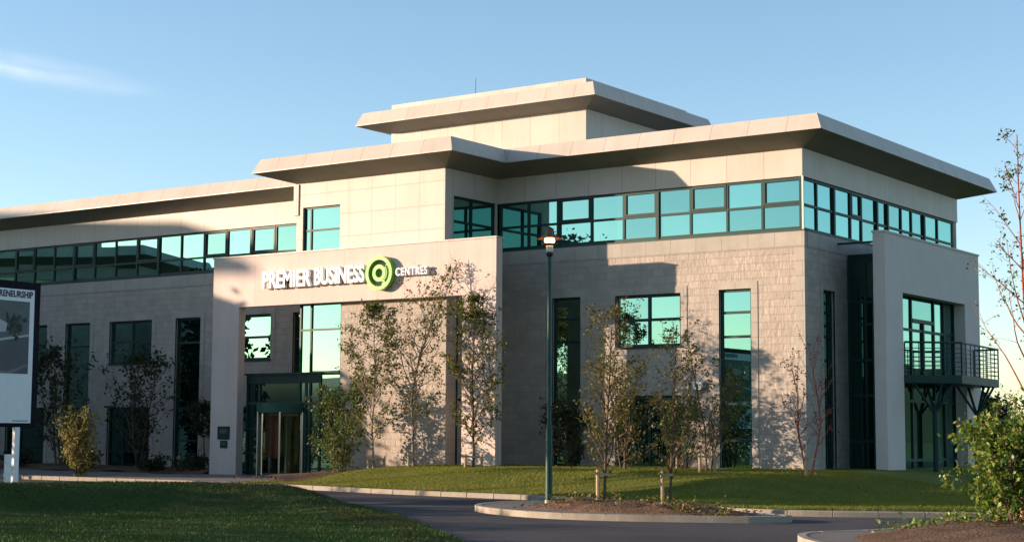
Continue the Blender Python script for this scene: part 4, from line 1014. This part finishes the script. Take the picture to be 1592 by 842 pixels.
# thin cirrus high up
def cloud_mat(L_, W_, ax, ay):
    m, nt = new_mat('cirrus'); o = N(nt, 'ShaderNodeOutputMaterial')
    tc = N(nt, 'ShaderNodeTexCoord')
    du = N(nt, 'ShaderNodeVectorMath', operation='DOT_PRODUCT'); LK(nt, tc.outputs['Object'], du.inputs[0]); du.inputs[1].default_value = ax / L_
    dv = N(nt, 'ShaderNodeVectorMath', operation='DOT_PRODUCT'); LK(nt, tc.outputs['Object'], dv.inputs[0]); dv.inputs[1].default_value = ay / W_
    cb = N(nt, 'ShaderNodeCombineXYZ'); LK(nt, du.outputs['Value'], cb.inputs[0]); LK(nt, dv.outputs['Value'], cb.inputs[1])
    le = N(nt, 'ShaderNodeVectorMath', operation='LENGTH'); LK(nt, cb.outputs[0], le.inputs[0])
    mr = N(nt, 'ShaderNodeMapRange'); mr.interpolation_type = 'SMOOTHSTEP'; mr.inputs['From Min'].default_value = 0; mr.inputs['From Max'].default_value = .95; mr.inputs['To Min'].default_value = 1; mr.inputs['To Max'].default_value = 0
    LK(nt, le.outputs['Value'], mr.inputs['Value'])
    sc = N(nt, 'ShaderNodeMapping'); sc.inputs['Scale'].default_value = (1.6, 1.1, 1); LK(nt, cb.outputs[0], sc.inputs[0])
    ns = N(nt, 'ShaderNodeTexNoise'); ns.inputs['Scale'].default_value = 1.4; ns.inputs['Detail'].default_value = 5; ns.inputs['Roughness'].default_value = .5; LK(nt, sc.outputs[0], ns.inputs['Vector'])
    m2 = N(nt, 'ShaderNodeMapRange'); m2.inputs['From Min'].default_value = .25; m2.inputs['From Max'].default_value = .7; LK(nt, ns.outputs[0], m2.inputs['Value'])
    mu = N(nt, 'ShaderNodeMath', operation='MULTIPLY'); LK(nt, mr.outputs[0], mu.inputs[0]); LK(nt, m2.outputs[0], mu.inputs[1])
    mu2 = N(nt, 'ShaderNodeMath', operation='MULTIPLY'); LK(nt, mu.outputs[0], mu2.inputs[0]); mu2.inputs[1].default_value = .17
    tr = N(nt, 'ShaderNodeBsdfTransparent'); tl = N(nt, 'ShaderNodeBsdfTranslucent'); tl.inputs[0].default_value = (1, 1, 1, 1)
    df = N(nt, 'ShaderNodeBsdfDiffuse'); df.inputs[0].default_value = (1, 1, 1, 1); ad = N(nt, 'ShaderNodeAddShader'); LK(nt, tl.outputs[0], ad.inputs[0]); LK(nt, df.outputs[0], ad.inputs[1])
    mx = N(nt, 'ShaderNodeMixShader'); LK(nt, mu2.outputs[0], mx.inputs[0]); LK(nt, tr.outputs[0], mx.inputs[1]); LK(nt, ad.outputs[0], mx.inputs[2]); LK(nt, mx.outputs[0], o.inputs[0])
    return m

# ------------------------------------------------------------------ camera
yw, pt, rl_ = R(35.255), R(5.622), R(.322)
fw = Vector((-math.sin(yw) * math.cos(pt), math.cos(yw) * math.cos(pt), math.sin(pt))); rt = Vector((math.cos(yw), math.sin(yw), 0)); upv = rt.cross(fw)
r2 = rt * math.cos(rl_) + upv * math.sin(rl_); u2 = upv * math.cos(rl_) - rt * math.sin(rl_)
cam = bpy.data.cameras.new('camera'); co = bpy.data.objects.new('camera', cam); COL.objects.link(co)
cam.sensor_width = 36; cam.lens = 36 * 2526.174 / 1592; cam.clip_end = 60000; cam.clip_start = .1
co.matrix_world = Matrix(((r2.x, u2.x, -fw.x, 20.760), (r2.y, u2.y, -fw.y, -44.457), (r2.z, u2.z, -fw.z, 1.188), (0, 0, 0, 1)))
scene.camera = co

# cirrus: a flat streak of ice cloud some kilometres off, at its own height
cd = (fw + r2 * (-775 / 2526) + u2 * (318 / 2526)).normalized(); cc = Vector(co.location) + cd * 9000
sd = -Vector(SUN_T).normalized()
nn = (-cd * .75 + sd * .65).normalized()
ax = (r2 - u2 * .17); ax = (ax - nn * ax.dot(nn)).normalized(); ay = nn.cross(ax)
q = MB(); L_, W_ = 1350, 110
q.quad(*[(ax * (a_ * L_) + ay * (b_ * W_)).to_tuple() for a_, b_ in ((-1, -1), (1, -1), (1, 1), (-1, 1))])
cl = q.build('cirrus_cloud', cloud_mat(L_, W_, ax, ay)); cl.location = cc; cl['kind'] = 'structure'

# ------------------------------------------------------------------ light
EL = math.atan2(.295, math.hypot(1.55, 1)); AZ = math.atan2(-1.55, -1.0)
w = bpy.data.worlds.new('World'); scene.world = w; w.use_nodes = True; nt = w.node_tree; nt.nodes.clear()
sky = N(nt, 'ShaderNodeTexSky'); sky.sky_type = 'NISHITA'; sky.sun_disc = False; sky.sun_elevation = EL; sky.sun_rotation = AZ % (2 * math.pi)
sky.air_density = .85; sky.dust_density = .22; sky.ozone_density = 1.65
bg = N(nt, 'ShaderNodeBackground'); bg.inputs[1].default_value = .112; wo = N(nt, 'ShaderNodeOutputWorld')
LK(nt, sky.outputs[0], bg.inputs[0]); LK(nt, bg.outputs[0], wo.inputs[0])
sun = bpy.data.lights.new('sun', 'SUN'); sun.energy = 4.1; sun.angle = R(.53); sun.color = (1, .76, .56)
so = bpy.data.objects.new('sun', sun); COL.objects.link(so); so.rotation_euler = Vector(SUN_T).to_track_quat('-Z', 'Y').to_euler(); so.location = (-40, -40, 30)

scene.view_settings.view_transform = 'Standard'; scene.view_settings.look = 'None'; scene.view_settings.gamma = 1; scene.view_settings.exposure = 1.33
scene.render.engine = 'CYCLES'; scene.cycles.max_bounces = 6; scene.cycles.use_denoising = True

for o in list(bpy.data.objects):
    if '_base' in o: del o['_base']
